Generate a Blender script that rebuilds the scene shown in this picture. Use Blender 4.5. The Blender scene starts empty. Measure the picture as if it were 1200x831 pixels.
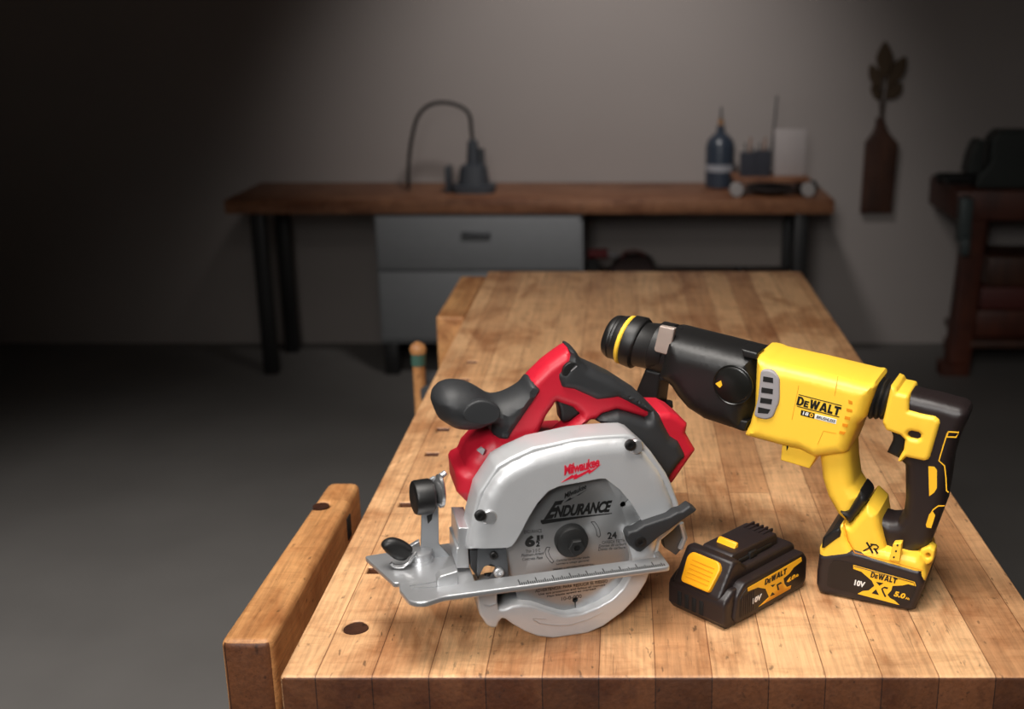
import bpy, bmesh, math, random
import numpy as np
from mathutils import Vector, Matrix
from mathutils.geometry import delaunay_2d_cdt
random.seed(7)
C = bpy.context.scene.collection
PI = math.pi
# ------------------------------------------------------------------ camera
F = 1360.0; PX, PY = 730.0, 415.0
TH = math.atan(403/F); ct, st = math.cos(TH), math.sin(TH)
TOP = 0.88                       # bench top height
CAM = Vector((0, 0, TOP+0.608))
def ray(x, y):
    a = (x-PX)/F; b = -(y-PY)/F
    return Vector((a, b*st+ct, b*ct-st))
def at_z(x, y, z):
    r = ray(x, y); return CAM + r*((z-CAM.z)/r.z)
def at_y(x, y, Y):
    r = ray(x, y); return CAM + r*((Y-CAM.y)/r.y)
class Frame:
    """upright working plane: u along, d away from the viewer, w up"""
    def __init__(s, o, yaw):
        s.o = Vector(o); s.yaw = yaw
        s.u = Vector((math.cos(yaw), math.sin(yaw), 0)); s.n = Vector((-math.sin(yaw), math.cos(yaw), 0))
    def uv(s, x, y, d=0):
        r = ray(x, y); t = (d-(CAM-s.o).dot(s.n))/r.dot(s.n)
        q = CAM+r*t-s.o; return (q.dot(s.u), q.z)
    def poly(s, pts, d=0): return [s.uv(x, y, d) for x, y in pts]
    def hz(s, x, y, w):
        q = at_z(x, y, s.o.z+w)-s.o; return (q.dot(s.u), q.dot(s.n))
# ------------------------------------------------------------------ materials
def srgb(r, g, b):
    f = lambda c: (c/255/12.92 if c/255 <= .04045 else ((c/255+.055)/1.055)**2.4)
    return (f(r), f(g), f(b), 1)
MATS = {}
def mat(name, col, rough=.5, metal=0, var=.06, scale=30, bump=0, bscale=300, spec=.5, aniso=0):
    if name in MATS: return MATS[name]
    m = bpy.data.materials.new(name); m.use_nodes = True
    nt = m.node_tree; b = nt.nodes['Principled BSDF']
    c = srgb(*col)
    tc = nt.nodes.new('ShaderNodeTexCoord')
    no = nt.nodes.new('ShaderNodeTexNoise'); no.inputs['Scale'].default_value = scale; no.inputs['Detail'].default_value = 5
    nt.links.new(tc.outputs['Object'], no.inputs['Vector'])
    mx = nt.nodes.new('ShaderNodeMix'); mx.data_type = 'RGBA'
    mx.inputs[6].default_value = tuple(x*(1-var) for x in c[:3])+(1,)
    mx.inputs[7].default_value = tuple(min(1, x*(1+var)) for x in c[:3])+(1,)
    nt.links.new(no.outputs['Fac'], mx.inputs[0]); nt.links.new(mx.outputs[2], b.inputs['Base Color'])
    b.inputs['Roughness'].default_value = rough; b.inputs['Metallic'].default_value = metal
    b.inputs['Specular IOR Level'].default_value = spec
    if bump:
        n2 = nt.nodes.new('ShaderNodeTexNoise'); n2.inputs['Scale'].default_value = bscale; n2.inputs['Detail'].default_value = 3
        nt.links.new(tc.outputs['Object'], n2.inputs['Vector'])
        bp = nt.nodes.new('ShaderNodeBump'); bp.inputs['Strength'].default_value = bump; bp.inputs['Distance'].default_value = .002
        nt.links.new(n2.outputs['Fac'], bp.inputs['Height']); nt.links.new(bp.outputs['Normal'], b.inputs['Normal'])
    MATS[name] = m; return m
def wood(name, c1, c2, dark, row=.062, length=.55, rough=.45, brick=True, axis='Y', grain=1.0, mortar=.0012, cx=0.0):
    m = bpy.data.materials.new(name); m.use_nodes = True
    nt = m.node_tree; N = nt.nodes.new; L = nt.links.new; b = nt.nodes['Principled BSDF']
    tc = N('ShaderNodeTexCoord'); sp = N('ShaderNodeSeparateXYZ'); L(tc.outputs['Object'], sp.inputs[0])
    cb = N('ShaderNodeCombineXYZ')
    o = {'Y': ('Y', 'X', 'Z'), 'X': ('X', 'Y', 'Z'), 'Z': ('Z', 'X', 'Y')}[axis]
    for i, k in enumerate(o): L(sp.outputs[k], cb.inputs[i])
    ad = N('ShaderNodeVectorMath'); ad.operation = 'ADD'; ad.inputs[1].default_value = (10+cx, 10.013, 10)
    L(cb.outputs[0], ad.inputs[0])
    # slight waviness
    base = None
    if brick:
        br = N('ShaderNodeTexBrick'); br.inputs['Scale'].default_value = 1
        br.inputs['Brick Width'].default_value = length; br.inputs['Row Height'].default_value = row
        br.inputs['Mortar Size'].default_value = mortar; br.inputs['Mortar Smooth'].default_value = .4
        br.inputs['Color1'].default_value = srgb(*c1); br.inputs['Color2'].default_value = srgb(*c2)
        br.inputs['Mortar'].default_value = srgb(*dark); br.offset = .37; br.inputs['Bias'].default_value = -.1
        L(ad.outputs[0], br.inputs['Vector']); base = br.outputs['Color']
    def noise(sc, scale, detail=5, rough_=.6, dist=0):
        mp = N('ShaderNodeMapping'); mp.inputs['Scale'].default_value = sc
        L(ad.outputs[0], mp.inputs[0]); n = N('ShaderNodeTexNoise')
        n.inputs['Scale'].default_value = scale; n.inputs['Detail'].default_value = detail
        n.inputs['Roughness'].default_value = rough_; n.inputs['Distortion'].default_value = dist
        L(mp.outputs[0], n.inputs['Vector']); return n.outputs['Fac']
    def ramp(fac, stops):
        r = N('ShaderNodeValToRGB'); r.color_ramp.elements[0].position = stops[0][0]; r.color_ramp.elements[0].color = stops[0][1]
        r.color_ramp.elements[1].position = stops[-1][0]; r.color_ramp.elements[1].color = stops[-1][1]
        for p, c in stops[1:-1]:
            e = r.color_ramp.elements.new(p); e.color = c
        L(fac, r.inputs[0]); return r.outputs['Color']
    def mix(a, bb, fac, mode):
        x = N('ShaderNodeMix'); x.data_type = 'RGBA'; x.blend_type = mode
        for s, v in ((0, fac), (6, a), (7, bb)):
            if hasattr(v, 'links') or hasattr(v, 'is_linked'): L(v, x.inputs[s])
            else: x.inputs[s].default_value = v
        return x.outputs[2]
    g = lambda v: (v, v, v, 1)
    if base is None:
        base = ramp(noise((1, 6, 6), 3), [(.3, srgb(*c1)), (.7, srgb(*c2))])
    grain1 = ramp(noise((4, 95, 95), 2, 8, .75, .3), [(.32, g(.56)), (.58, g(1.1))])
    base = mix(base, grain1, .75*grain, 'MULTIPLY')
    cross = ramp(noise((26, 5, 5), 3, 4, .6), [(.3, g(.84)), (.65, g(1.08))])
    base = mix(base, cross, .6*grain, 'MULTIPLY')
    blot = ramp(noise((1.6, 3.2, 3.2), 3.5, 5, .65, .6), [(.36, (.55, .41, .32, 1)), (.54, g(1.0)), (.72, (1.1, 1.08, 1.04, 1))])
    base = mix(base, blot, .85, 'MULTIPLY')
    streak = ramp(noise((9, 2.2, 2.2), 6, 5, .7, .8), [(.34, (.74, .66, .6, 1)), (.5, g(1.0))])
    base = mix(base, streak, .7*grain, 'MULTIPLY')
    dent = ramp(noise((22, 60, 60), 2.4, 3, .5, .4), [(.27, g(.22)), (.33, g(1))])
    base = mix(base, dent, .75, 'MULTIPLY')
    speck = ramp(noise((.6, 1, 1), 75, 3, .5), [(.24, g(.3)), (.32, g(1))])
    base = mix(base, speck, .8, 'MULTIPLY')
    scr = ramp(noise((6, 90, 90), 3.2, 2, .4, 1.5), [(.25, g(.45)), (.31, g(1))])
    base = mix(base, scr, .6, 'MULTIPLY')
    L(base, b.inputs['Base Color']); b.inputs['Roughness'].default_value = rough
    rr = N('ShaderNodeMapRange'); rr.inputs[3].default_value = rough-.1; rr.inputs[4].default_value = rough+.2
    L(noise((2, 20, 20), 3), rr.inputs[0]); L(rr.outputs[0], b.inputs['Roughness'])
    bp = N('ShaderNodeBump'); bp.inputs['Strength'].default_value = .25; bp.inputs['Distance'].default_value = .002
    L(noise((3, 80, 80), 3, 6), bp.inputs['Height']); L(bp.outputs[0], b.inputs['Normal'])
    return m
M_bench = wood('bench_maple', (226, 178, 130), (184, 132, 90), (130, 84, 52), row=.054, length=7, mortar=.0006)
M_jaw = wood('jaw_maple', (206, 152, 98), (184, 128, 78), (90, 56, 32), brick=False)
M_endgrain_shade = wood('shaded_end_grain', (104, 62, 36), (76, 42, 22), (40, 22, 12), row=.054, length=7, mortar=.0006, rough=.5)  # end grain, with the shade on the end faces put into its colour
M_backtop = wood('back_bench_wood', (150, 104, 74), (124, 82, 56), (60, 38, 26), brick=False, axis='X')
M_darkwood = wood('dark_brown_wood', (82, 48, 30), (58, 32, 20), (30, 18, 12), brick=False, axis='Z')
M_redwood = wood('reddish_wood', (92, 44, 26), (70, 33, 20), (40, 20, 12), brick=False, axis='Z')
red = mat('red_plastic', (190, 25, 46), .46, bump=.05, bscale=900)
blk = mat('black_rubber', (40, 41, 43), .55, bump=.12, bscale=1400)
blk2 = mat('black_plastic', (22, 21, 21), .46, bump=.05, bscale=900)
brn = mat('brown_black_plastic', (36, 28, 28), .42, bump=.08, bscale=1200)
gap = mat('dark_recess', (6, 6, 6), .8)
yel = mat('yellow_plastic', (255, 205, 64), .42, bump=.03, bscale=900, var=.02)
yel2 = mat('amber_plastic', (248, 174, 26), .42, bump=.03, bscale=900, var=.02)
ylab = mat('yellow_print', (250, 190, 40), .5, var=.02)
orn = mat('orange_recess', (226, 140, 14), .5)
slv = mat('cast_magnesium', (196, 197, 199), .38, metal=.35, bump=.05, bscale=700)
slv2 = mat('pressed_steel', (200, 201, 203), .36, metal=.75, bump=.03, bscale=500)
stl = mat('bright_steel', (205, 205, 206), .25, metal=.9)
bld = mat('blade_steel', (168, 169, 170), .4, metal=.8, var=.1, scale=14)
nt_ = bld.node_tree; tg_ = nt_.nodes.new('ShaderNodeTangent'); tg_.direction_type = 'RADIAL'; tg_.axis = 'Y'
bs_ = nt_.nodes['Principled BSDF']; bs_.inputs['Anisotropic'].default_value = .75; nt_.links.new(tg_.outputs[0], bs_.inputs['Tangent'])
gry = mat('grey_plastic', (150, 146, 148), .45)
dgry = mat('dark_steel', (88, 90, 93), .4, metal=.5)
beige = mat('beige_steel_band', (176, 160, 150), .4, metal=.3)
white = mat('white_print', (235, 235, 232), .5, var=.02)
inkred = mat('red_print', (205, 20, 50), .5, var=.02)
ink = mat('black_print', (14, 14, 14), .5, var=.02)
inkg = mat('grey_print', (60, 60, 60), .6, var=.02)
# ------------------------------------------------------------------ object helpers
def link(name, bm, m, parent=None, smooth=35, mats=None):
    bmesh.ops.recalc_face_normals(bm, faces=bm.faces[:])
    me = bpy.data.meshes.new(name); bm.to_mesh(me); bm.free()
    for p in me.polygons: p.use_smooth = True
    me.set_sharp_from_angle(angle=math.radians(smooth))
    for x in (mats or [m]): me.materials.append(x)
    o = bpy.data.objects.new(name, me); C.objects.link(o)
    if parent: o.parent = parent
    return o
def tag(o, label, cat=None, group=None):
    o['label'] = label
    if cat: o['category'] = cat
    if group: o['group'] = group
    return o
def thing(name, label, cat, loc=(0, 0, 0), rz=0, group=None):
    o = bpy.data.objects.new(name, None); o.empty_display_size = .05; C.objects.link(o)
    o.location = loc; o.rotation_euler = (0, 0, rz); return tag(o, label, cat, group)
def struct(name, bm, m):
    o = link(name, bm, m); o['kind'] = 'structure'; return o
NB = bmesh.new
def catmull(pts, k=4, closed=True):
    n = len(pts); out = []
    for i in range(n):
        p0, p1, p2, p3 = (Vector(pts[(i+j-1) % n]) for j in range(4))
        for s in range(k):
            t = s/k
            out.append(tuple(.5*((2*p1)+(p2-p0)*t+(2*p0-5*p1+4*p2-p3)*t*t+(3*p1-p0-3*p2+p3)*t**3)))
    return out
def round_poly(pts, r, k=4):
    """corner rounding of a polygon"""
    n = len(pts); out = []
    for i in range(n):
        a, b, c = Vector(pts[i-1]), Vector(pts[i]), Vector(pts[(i+1) % n])
        v1 = a-b; v2 = c-b; l = min(r, v1.length*.45, v2.length*.45)
        p = b+v1.normalized()*l; q = b+v2.normalized()*l
        for s in range(k+1):
            t = s/k; out.append(tuple((1-t)**2*p+2*t*(1-t)*b+t*t*q))
    return out
def resample(pts, step):
    out = []
    n = len(pts)
    for i in range(n):
        a = Vector(pts[i]); b = Vector(pts[(i+1) % n]); l = (b-a).length
        if l < 1e-7: continue
        m = max(1, int(math.ceil(l/step)))
        for s in range(m): out.append(tuple(a+(b-a)*s/m))
    return out
UP = lambda x, y, z: (x, -z, y)        # upright: z towards the viewer
FLAT = lambda x, y, z: (x, y, z)
def pillow(bm, outer, z0, z1, r=.002, tf=None, tb=None, holes=(), xf=UP, step=None, mi=0, dome=None):
    """closed solid from an outline: rims at z0 (front) and z1 (back), each face domed by tf/tb with edge radius r"""
    tf = r if tf is None else tf; tb = r if tb is None else tb
    loops = [outer]+list(holes)
    ext = max(max(p[0] for p in outer)-min(p[0] for p in outer), max(p[1] for p in outer)-min(p[1] for p in outer))
    st_ = step or max(.0015, min(.006, ext/40))
    S = 1000.0
    loops = [np.array(resample(l, st_))*S for l in loops]
    A = np.concatenate(loops); B = np.concatenate([np.roll(l, -1, 0) for l in loops])
    def dist(P):
        d = B-A; L2 = np.maximum((d*d).sum(1), 1e-12)
        t = np.clip(((P[:, None]-A)*d).sum(2)/L2, 0, 1)
        q = A+d*t[..., None]
        return np.sqrt(((P[:, None]-q)**2).sum(2)).min(1)
    def inside(P):
        y1, y2 = A[:, 1], B[:, 1]; x1, x2 = A[:, 0], B[:, 0]
        px, py = P[:, 0][:, None], P[:, 1][:, None]
        c = (y1 > py) != (y2 > py)
        dy = np.where(y2 == y1, 1e-12, y2-y1)
        xi = x1+(py-y1)*(x2-x1)/dy
        return ((c & (px < xi)).sum(1) % 2) == 1
    cand = []
    R = r*S
    if dome:
        dl = np.array(dome)*S; dA, dB = dl[:-1], dl[1:]
        def ddist(P):
            d = dB-dA; L2 = np.maximum((d*d).sum(1), 1e-12)
            t = np.clip(((P[:, None]-dA)*d).sum(2)/L2, 0, 1)
            return np.sqrt(((P[:, None]-dA-d*t[..., None])**2).sum(2)).min(1)
    else: ddist = dist
    if tf or tb:
        for l in loops:
            T = np.roll(l, -1, 0)-np.roll(l, 1, 0); T /= np.maximum(np.linalg.norm(T, axis=1), 1e-9)[:, None]
            Nn = np.stack([-T[:, 1], T[:, 0]], 1)
            for fr in (.07, .22, .45, .72, 1.0):
                for sg in (1, -1):
                    P = l+Nn*sg*R*fr
                    ok = inside(P); P = P[ok]
                    if len(P):
                        P = P[(ddist(P) > R*fr*.93) & (dist(P) > .12)]
                        if len(P): cand.append(P)
        gs = max(R*.3, st_*S*.8)
        mn = loops[0].min(0); mxx = loops[0].max(0)
        if R > 3.9:
            gx, gy = np.meshgrid(np.arange(mn[0], mxx[0], gs), np.arange(mn[1], mxx[1], gs))
            P = np.stack([gx.ravel(), gy.ravel()], 1)
            P = P[inside(P)]
            if len(P):
                dd = dist(P); P = P[(dd > gs*.3) & (dd < R*1.3)]
                if len(P): cand.append(P)
    if cand:
        Q = np.concatenate(cand)
        key = np.round(Q/(max(.12, R*.08))).astype(int)
        _, idx = np.unique(key, axis=0, return_index=True); Q = Q[np.sort(idx)]
        V = np.concatenate([A, Q])
    else: V = A
    edges = []; o = 0
    for l in loops:
        n = len(l); edges += [(o+i, o+(i+1) % n) for i in range(n)]; o += n
    vs, es, fs, ov, oe, of = delaunay_2d_cdt([Vector(p) for p in V], edges, [], 0, 1e-4)
    W = np.array([tuple(v) for v in vs])
    cen = np.array([W[list(f)].mean(0) for f in fs]); ok = inside(cen)
    d = ddist(W)
    remap = {}
    for i, src in enumerate(ov):
        for s_ in src: remap[s_] = i
    nA = len(A); rim = set(remap[i] for i in range(nA))
    h = np.sqrt(np.maximum(0, 1-(1-np.minimum(d/max(R, 1e-6), 1))**2))
    if not dome:
        for i in rim: h[i] = 0
    fv = {}; bv = {}
    def gv(dct, i, z, t):
        if i not in dct: dct[i] = bm.verts.new(xf(W[i][0]/S, W[i][1]/S, z+t*h[i]))
        return dct[i]
    for f, k in zip(fs, ok):
        if not k: continue
        try:
            a = bm.faces.new([gv(fv, i, z0, tf) for i in f]); a.material_index = mi
            a = bm.faces.new([gv(bv, i, z1, -tb) for i in reversed(f)]); a.material_index = mi
        except ValueError: pass
    for a, b in edges:
        a, b = remap[a], remap[b]
        if a == b: continue
        try:
            q = bm.faces.new([gv(fv, a, z0, tf), gv(bv, a, z1, -tb), gv(bv, b, z1, -tb), gv(fv, b, z0, tf)]); q.material_index = mi
        except ValueError: pass
    return bm
def slab(bm, outer, d0, d1, r=.002, t=None, holes=(), **k):
    """upright solid between depths d0 (front) and d1 (back) overall, edges rounded by r"""
    t = min(r, (d1-d0)*.49) if t is None else min(t, (d1-d0)*.49)
    return pillow(bm, outer, -(d0+t), -(d1-t), r, t, t, holes, UP, **k)
def flat(bm, outer, top, bottom, r=.002, holes=(), **k):
    t = min(r, (top-bottom)*.49)
    return pillow(bm, outer, top-t, bottom+t, r, t, t, holes, FLAT, **k)
def loft(bm, st_, n=32, mi=0, cap=True):
    """st_: (centre, half vector a, half vector b, exponent)"""
    rings = []
    for c, a, b, e in st_:
        rg = []
        for i in range(n):
            t = 2*PI*i/n; cs, sn = math.cos(t), math.sin(t)
            x = math.copysign(abs(cs)**(2/e), cs); y = math.copysign(abs(sn)**(2/e), sn)
            rg.append(bm.verts.new(Vector(c)+Vector(a)*x+Vector(b)*y))
        rings.append(rg)
    for r0, r1 in zip(rings, rings[1:]):
        for i in range(n):
            f = bm.faces.new((r0[i], r0[(i+1) % n], r1[(i+1) % n], r1[i])); f.material_index = mi
    if cap:
        bm.faces.new(rings[0][::-1]).material_index = mi; bm.faces.new(rings[-1]).material_index = mi
    return bm
def lathe(bm, prof, o, ax, n=32, mi=0):
    """prof: (along, radius)"""
    ax = Vector(ax).normalized(); a = ax.orthogonal().normalized(); b = ax.cross(a)
    return loft(bm, [(Vector(o)+ax*s, a*max(r, 1e-5), b*max(r, 1e-5), 2) for s, r in prof], n, mi)
def tube(bm, pts, r, n=10, mi=0):
    pts = [Vector(p) for p in pts]; st_ = []; prev = None
    for i, p in enumerate(pts):
        t = (pts[min(i+1, len(pts)-1)]-pts[max(i-1, 0)]).normalized()
        a = t.orthogonal().normalized() if prev is None else (prev-t*prev.dot(t)).normalized()
        prev = a; rr = r[i] if isinstance(r, (list, tuple)) else r
        st_.append((p, a*rr, t.cross(a)*rr, 2))
    return loft(bm, st_, n, mi)
def box(bm, lo, hi, bev=.002, mi=0, seg=2):
    lo, hi = Vector(lo), Vector(hi)
    r = bmesh.ops.create_cube(bm, size=1, matrix=Matrix.Translation((lo+hi)/2) @ Matrix.Diagonal((*(hi-lo), 1)))
    vs = r['verts']; es = list({e for v in vs for e in v.link_edges})
    for f in {f for v in vs for f in v.link_faces}: f.material_index = mi
    if bev: bmesh.ops.bevel(bm, geom=es, offset=bev, segments=seg, affect='EDGES', profile=.5, material=-1)
    return bm
def hexbar(bm, c, a, b, n, h, sides=6): return loft(bm, [], n)
def text_bm(s, bold=0., shear=0., sp=1.):
    cu = bpy.data.curves.new('t', 'FONT'); cu.body = s; cu.size = 1; cu.offset = bold; cu.shear = shear
    cu.space_character = sp; cu.resolution_u = 3; cu.fill_mode = 'BOTH'
    o = bpy.data.objects.new('t', cu); C.objects.link(o)
    dg = bpy.context.evaluated_depsgraph_get(); me = bpy.data.meshes.new_from_object(o.evaluated_get(dg))
    bm = bmesh.new(); bm.from_mesh(me)
    bpy.data.objects.remove(o); bpy.data.curves.remove(cu); bpy.data.meshes.remove(me)
    return bm
def lettering(fr, s, A, B, T, d, m, parent, bold=.02, shear=0., lift=.0003, name='lettering', plane=None, sp=1.):
    """text whose baseline runs from pixel A to pixel B and whose capital top-left is at T, on depth plane d"""
    bm = text_bm(s, bold, shear, sp)
    xs = [v.co.x for v in bm.verts]; ys = [v.co.y for v in bm.verts]
    x0, x1, y0, y1 = min(xs), max(xs), min(ys), max(ys)
    pr = plane or (lambda p: fr.uv(p[0], p[1], d))
    a, b, t = Vector(pr(A)), Vector(pr(B)), Vector(pr(T))
    ex = (b-a)/(x1-x0); ey = (t-a)/(y1-y0)
    g = bmesh.ops.extrude_face_region(bm, geom=bm.faces[:])
    top = {v for v in g['geom'] if isinstance(v, bmesh.types.BMVert)}
    for v in bm.verts:
        p = a+ex*(v.co.x-x0)+ey*(v.co.y-y0)
        v.co = (p.x, d-(lift if v in top else 0), p.y)
    return link(name, bm, m, parent)
def decal(fr, polys, d, m, parent, name, lift=.0003, holes=(), r=.0001):
    bm = NB()
    for p in polys: pillow(bm, fr.poly(p, d), -(d-lift), -(d), .0001, 0, 0, [fr.poly(h, d) for h in holes], UP, step=.02)
    return link(name, bm, m, parent)
GL = {'D': ([(0, 0), (.62, 0), (1, .28), (1, .72), (.62, 1), (0, 1)], [(.34, .2), (.52, .2), (.66, .36), (.66, .64), (.52, .8), (.34, .8)]),
      'E': ([(0, 0), (1, 0), (1, .24), (.4, .24), (.4, .4), (.9, .4), (.9, .62), (.4, .62), (.4, .76), (1, .76), (1, 1), (0, 1)], None),
      'W': ([(0, 1), (.18, 0), (.42, 0), (.5, .42), (.58, 0), (.82, 0), (1, 1), (.76, 1), (.68, .5), (.6, 1), (.4, 1), (.32, .5), (.24, 1)], None),
      'A': ([(0, 0), (.3, 0), (.36, .18), (.64, .18), (.7, 0), (1, 0), (.67, 1), (.33, 1)], [(.42, .38), (.58, .38), (.5, .68)]),
      'L': ([(0, 0), (1, 0), (1, .26), (.42, .26), (.42, 1), (0, 1)], None),
      'T': ([(.32, 0), (.68, 0), (.68, .74), (1, .74), (1, 1), (0, 1), (0, .74), (.32, .74)], None)}
def block(fr, word, A, B, T, d, m, parent):
    adv = [(c, w, h) for c, w, h in word]; tot = sum(w for c, w, h in adv)+.07*(len(adv)-1)
    a, b_, t = (Vector(fr.uv(q[0], q[1], d)) for q in (A, B, T)); ex = (b_-a); ey = (t-a); bm = NB(); x = 0
    for c, w, h in adv:
        f = lambda q: tuple(a+ex*((x+q[0]*w)/tot)+ey*(q[1]*h))
        o, hl = GL[c]; pillow(bm, [f(q) for q in o], -(d-.0003), -d, .0001, 0, 0, [[f(q) for q in hl]] if hl else (), UP, step=.02); x += w+.07
    return link('lettering', bm, m, parent)
DW = [('D', .82, 1), ('E', .58, .72), ('W', 1.2, 1), ('A', .95, 1), ('L', .62, 1), ('T', .8, 1)]
def circ(c, r, n=28, ry=None): return [(c[0]+r*math.cos(2*PI*i/n), c[1]+(ry or r)*math.sin(2*PI*i/n)) for i in range(n)]
def stroke(pts, w):
    """ribbon outline (pixels) along a polyline"""
    L, R = [], []
    for i, p in enumerate(pts):
        a = Vector(pts[max(i-1, 0)]); b = Vector(pts[min(i+1, len(pts)-1)]); t = (b-a).normalized(); n = Vector((-t.y, t.x))
        L.append(tuple(Vector(p)+n*w/2)); R.append(tuple(Vector(p)-n*w/2))
    return L+R[::-1]
# ================================================================== ROOM
WB = 5.2
fl = NB(); box(fl, (-3.6, -2.6, -.1), (2.8, WB+.1, 0), 0)
M_floor = mat('concrete_floor', (104, 101, 98), .6, var=.22, scale=2.2, bump=.2, bscale=40)
struct('floor', fl, M_floor)
M_wall = mat('plaster_wall', (158, 150, 146), .85, var=.04, scale=3, bump=.1, bscale=60)
for nm, lo, hi in (('wall_back', (-3.6, WB, 0), (2.8, WB+.1, 2.9)), ('wall_left', (-3.7, -2.6, 0), (-3.6, WB, 2.9)),
                   ('wall_right', (2.8, -2.6, 0), (2.9, WB, 2.9)), ('wall_front', (-3.6, -2.7, 0), (2.8, -2.6, 2.9)),
                   ('ceiling', (-3.7, -2.7, 2.9), (2.9, WB+.1, 3.0))):
    b = NB(); box(b, lo, hi, 0); struct(nm, b, M_wall if nm != 'ceiling' else mat('ceiling_paint', (120, 116, 112), .9))
# ================================================================== MAIN WORKBENCH
XL, XR, YN, YF = -.327, .433, .971, 2.76
wbn = thing('workbench', 'big worn maple butcher-block workbench carrying the power tools', 'workbench', (0, 0, 0))
hol = []
for x, y in ((553, 424), (544, 445), (519, 503), (506, 532), (476, 591), (440, 668)):
    p = at_z(x, y, TOP); hol.append([(p.x-.009, p.y-.007), (p.x+.009, p.y-.007), (p.x+.009, p.y+.007), (p.x-.009, p.y+.007)])
p = at_z(417, 735, TOP); RH = (p.x, p.y); hol.append(circ(RH, .0125))
b = NB(); flat(b, round_poly([(XL, YN), (XR, YN), (XR, YF), (XL, YF)], .006), TOP, TOP-.11, .004, hol, step=.03)
for f in b.faces:
    f.normal_update()
    if abs(f.normal.y) > .8: f.material_index = 1
link('tabletop', b, None, wbn, mats=[M_bench, M_endgrain_shade])
b = NB(); lathe(b, [(0, .0123), (.004, .0123)], (RH[0], RH[1], TOP-.0055), (0, 0, 1)); link('hole_plug', b, M_darkwood, wbn)
b = NB(); box(b, (XL+.06, YN+.08, TOP-.2), (XR-.06, YF-.08, TOP-.112), .003); link('apron', b, M_darkwood, wbn)
for x in (XL+.1, XR-.1):
    for y in (YN+.14, YF-.14):
        b = NB(); box(b, (x-.045, y-.045, 0), (x+.045, y+.045, TOP-.2), .004); link('leg', b, M_darkwood, wbn)
b = NB(); flat(b, round_poly([(-.406, 1.035), (-.353, 1.035), (-.353, 1.447), (-.396, 1.447)], .012), TOP, TOP-.2, .008,
     [circ((at_z(376, 592, TOP).x, at_z(376, 592, TOP).y), .0105)])
for f in b.faces:
    f.normal_update()
    if f.normal.y < -.7: f.material_index = 1
jaw = link('front_vise_jaw', b, None, wbn, mats=[M_jaw, M_endgrain_shade])
q = at_z(376, 592, TOP)
b = NB(); lathe(b, [(0, .0104), (.003, .0104)], (q.x, q.y, TOP-.004), (0, 0, 1)); link('hole_plug', b, M_darkwood, jaw)
b = NB(); box(b, (-.3535, 1.36, TOP-.045), (-.3515, 1.378, TOP-.015), .0006); link('dog_slot', b, gap, jaw)
for yy in (1.12, 1.36):
    b = NB(); lathe(b, [(0, .012), (.06, .012)], (-.36, yy, TOP-.14), (1, 0, 0), 16); link('guide_rod', b, dgry, jaw)
b = NB(); flat(b, round_poly([(-.388, 2.33), (-.329, 2.33), (-.329, 2.715), (-.388, 2.715)], .006), TOP-.002, TOP-.16, .005)
tv = link('tail_vise_jaw', b, M_jaw, wbn)
hx = -.426; hy = 2.25
b = NB(); lathe(b, [(0, .012), (.3, .0125)], (hx+.012, hy, TOP-.36), (0, 0, 1), 20); vh = link('vise_handle', b, M_jaw, tv)
b = NB(); lathe(b, [(0, .0125), (.001, .0145), (.034, .0145), (.035, .0125)], (hx+.012, hy, TOP-.082), (0, 0, 1), 20); tag(link('ferrule', b, mat('green_ferrule', (60, 92, 80), .5), vh), 'green painted ferrule')
b = NB(); lathe(b, [(0, .011), (.003, .015), (.012, .017), (.02, .014), (.026, .006), (.028, .001)], (hx+.012, hy, TOP-.060), (0, 0, 1), 20); link('handle_ball', b, M_jaw, vh)
b = NB(); lathe(b, [(0, .018), (.1, .018)], (hx+.03, hy-.012, TOP-.14), (0, 1, 0), 16); link('screw_hub', b, dgry, tv)
# ================================================================== CIRCULAR SAW
SO = at_z(650, 748.5, TOP)
S = Frame(SO, math.radians(16))
saw = thing('circular_saw', 'red and black cordless circular saw with silver blade guards, standing on its lower guard', 'circular saw', SO, S.yaw)
win = [(594, 641), (599, 639), (604, 633), (611, 621), (618.3, 606.5), (629, 589), (642, 574.6), (654, 569), (702, 560), (709, 560), (726, 573), (739.7, 589.6), (750.6, 607.7), (753, 616),
       (744, 619), (735, 624.5), (732.5, 628), (735, 636.6), (738.5, 645), (741, 657), (740, 667)]
outer = [(767, 666), (770, 650), (774, 632), (786, 622), (798, 610), (794, 588), (785, 564.6), (779, 552.6), (762, 528.5), (742, 510.5), (734.5, 508), (720, 508.4), (696, 510), (672, 512.6), (640, 519.7), (623.5, 523), (597, 535), (581, 544), (572, 558), (560, 576), (551.5, 609), (546, 642.5)]
face = [(767, 666), (770, 650), (774, 632), (785, 622), (795, 610), (790, 588), (781, 566), (774, 553), (758, 532), (740, 518), (733, 515), (720, 515.5), (696, 517), (672, 520), (640, 528.5), (623.5, 533), (600, 544), (587, 552), (578, 562), (567, 580), (556, 611), (549.5, 642.5)]
b = NB(); slab(b, S.poly(outer+win, .010), .006, .045, .003)
gs = link('upper_guard', b, slv, saw)
b = NB(); pillow(b, S.poly(face+win, .0), -.0095, -.0115, .015, .0115, 0, dome=S.poly(face[1:], 0)); link('guard_face', b, slv, gs)
b = NB(); slab(b, S.poly(outer+[(560, 660), (600, 668), (700, 672)], .045), .043, .047, .001); link('guard_back', b, dgry, gs)
def bolt(px, d, r, parent, m=blk2, name='bolt', h=.004):
    u, w = S.uv(px[0], px[1], d)
    bm = NB(); lathe(bm, [(0, r), (h*.8, r), (h, r*.8), (h, r*.42), (h*.4, r*.4)], (u, d, w), (0, -1, 0), 20); return link(name, bm, m, parent)
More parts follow.
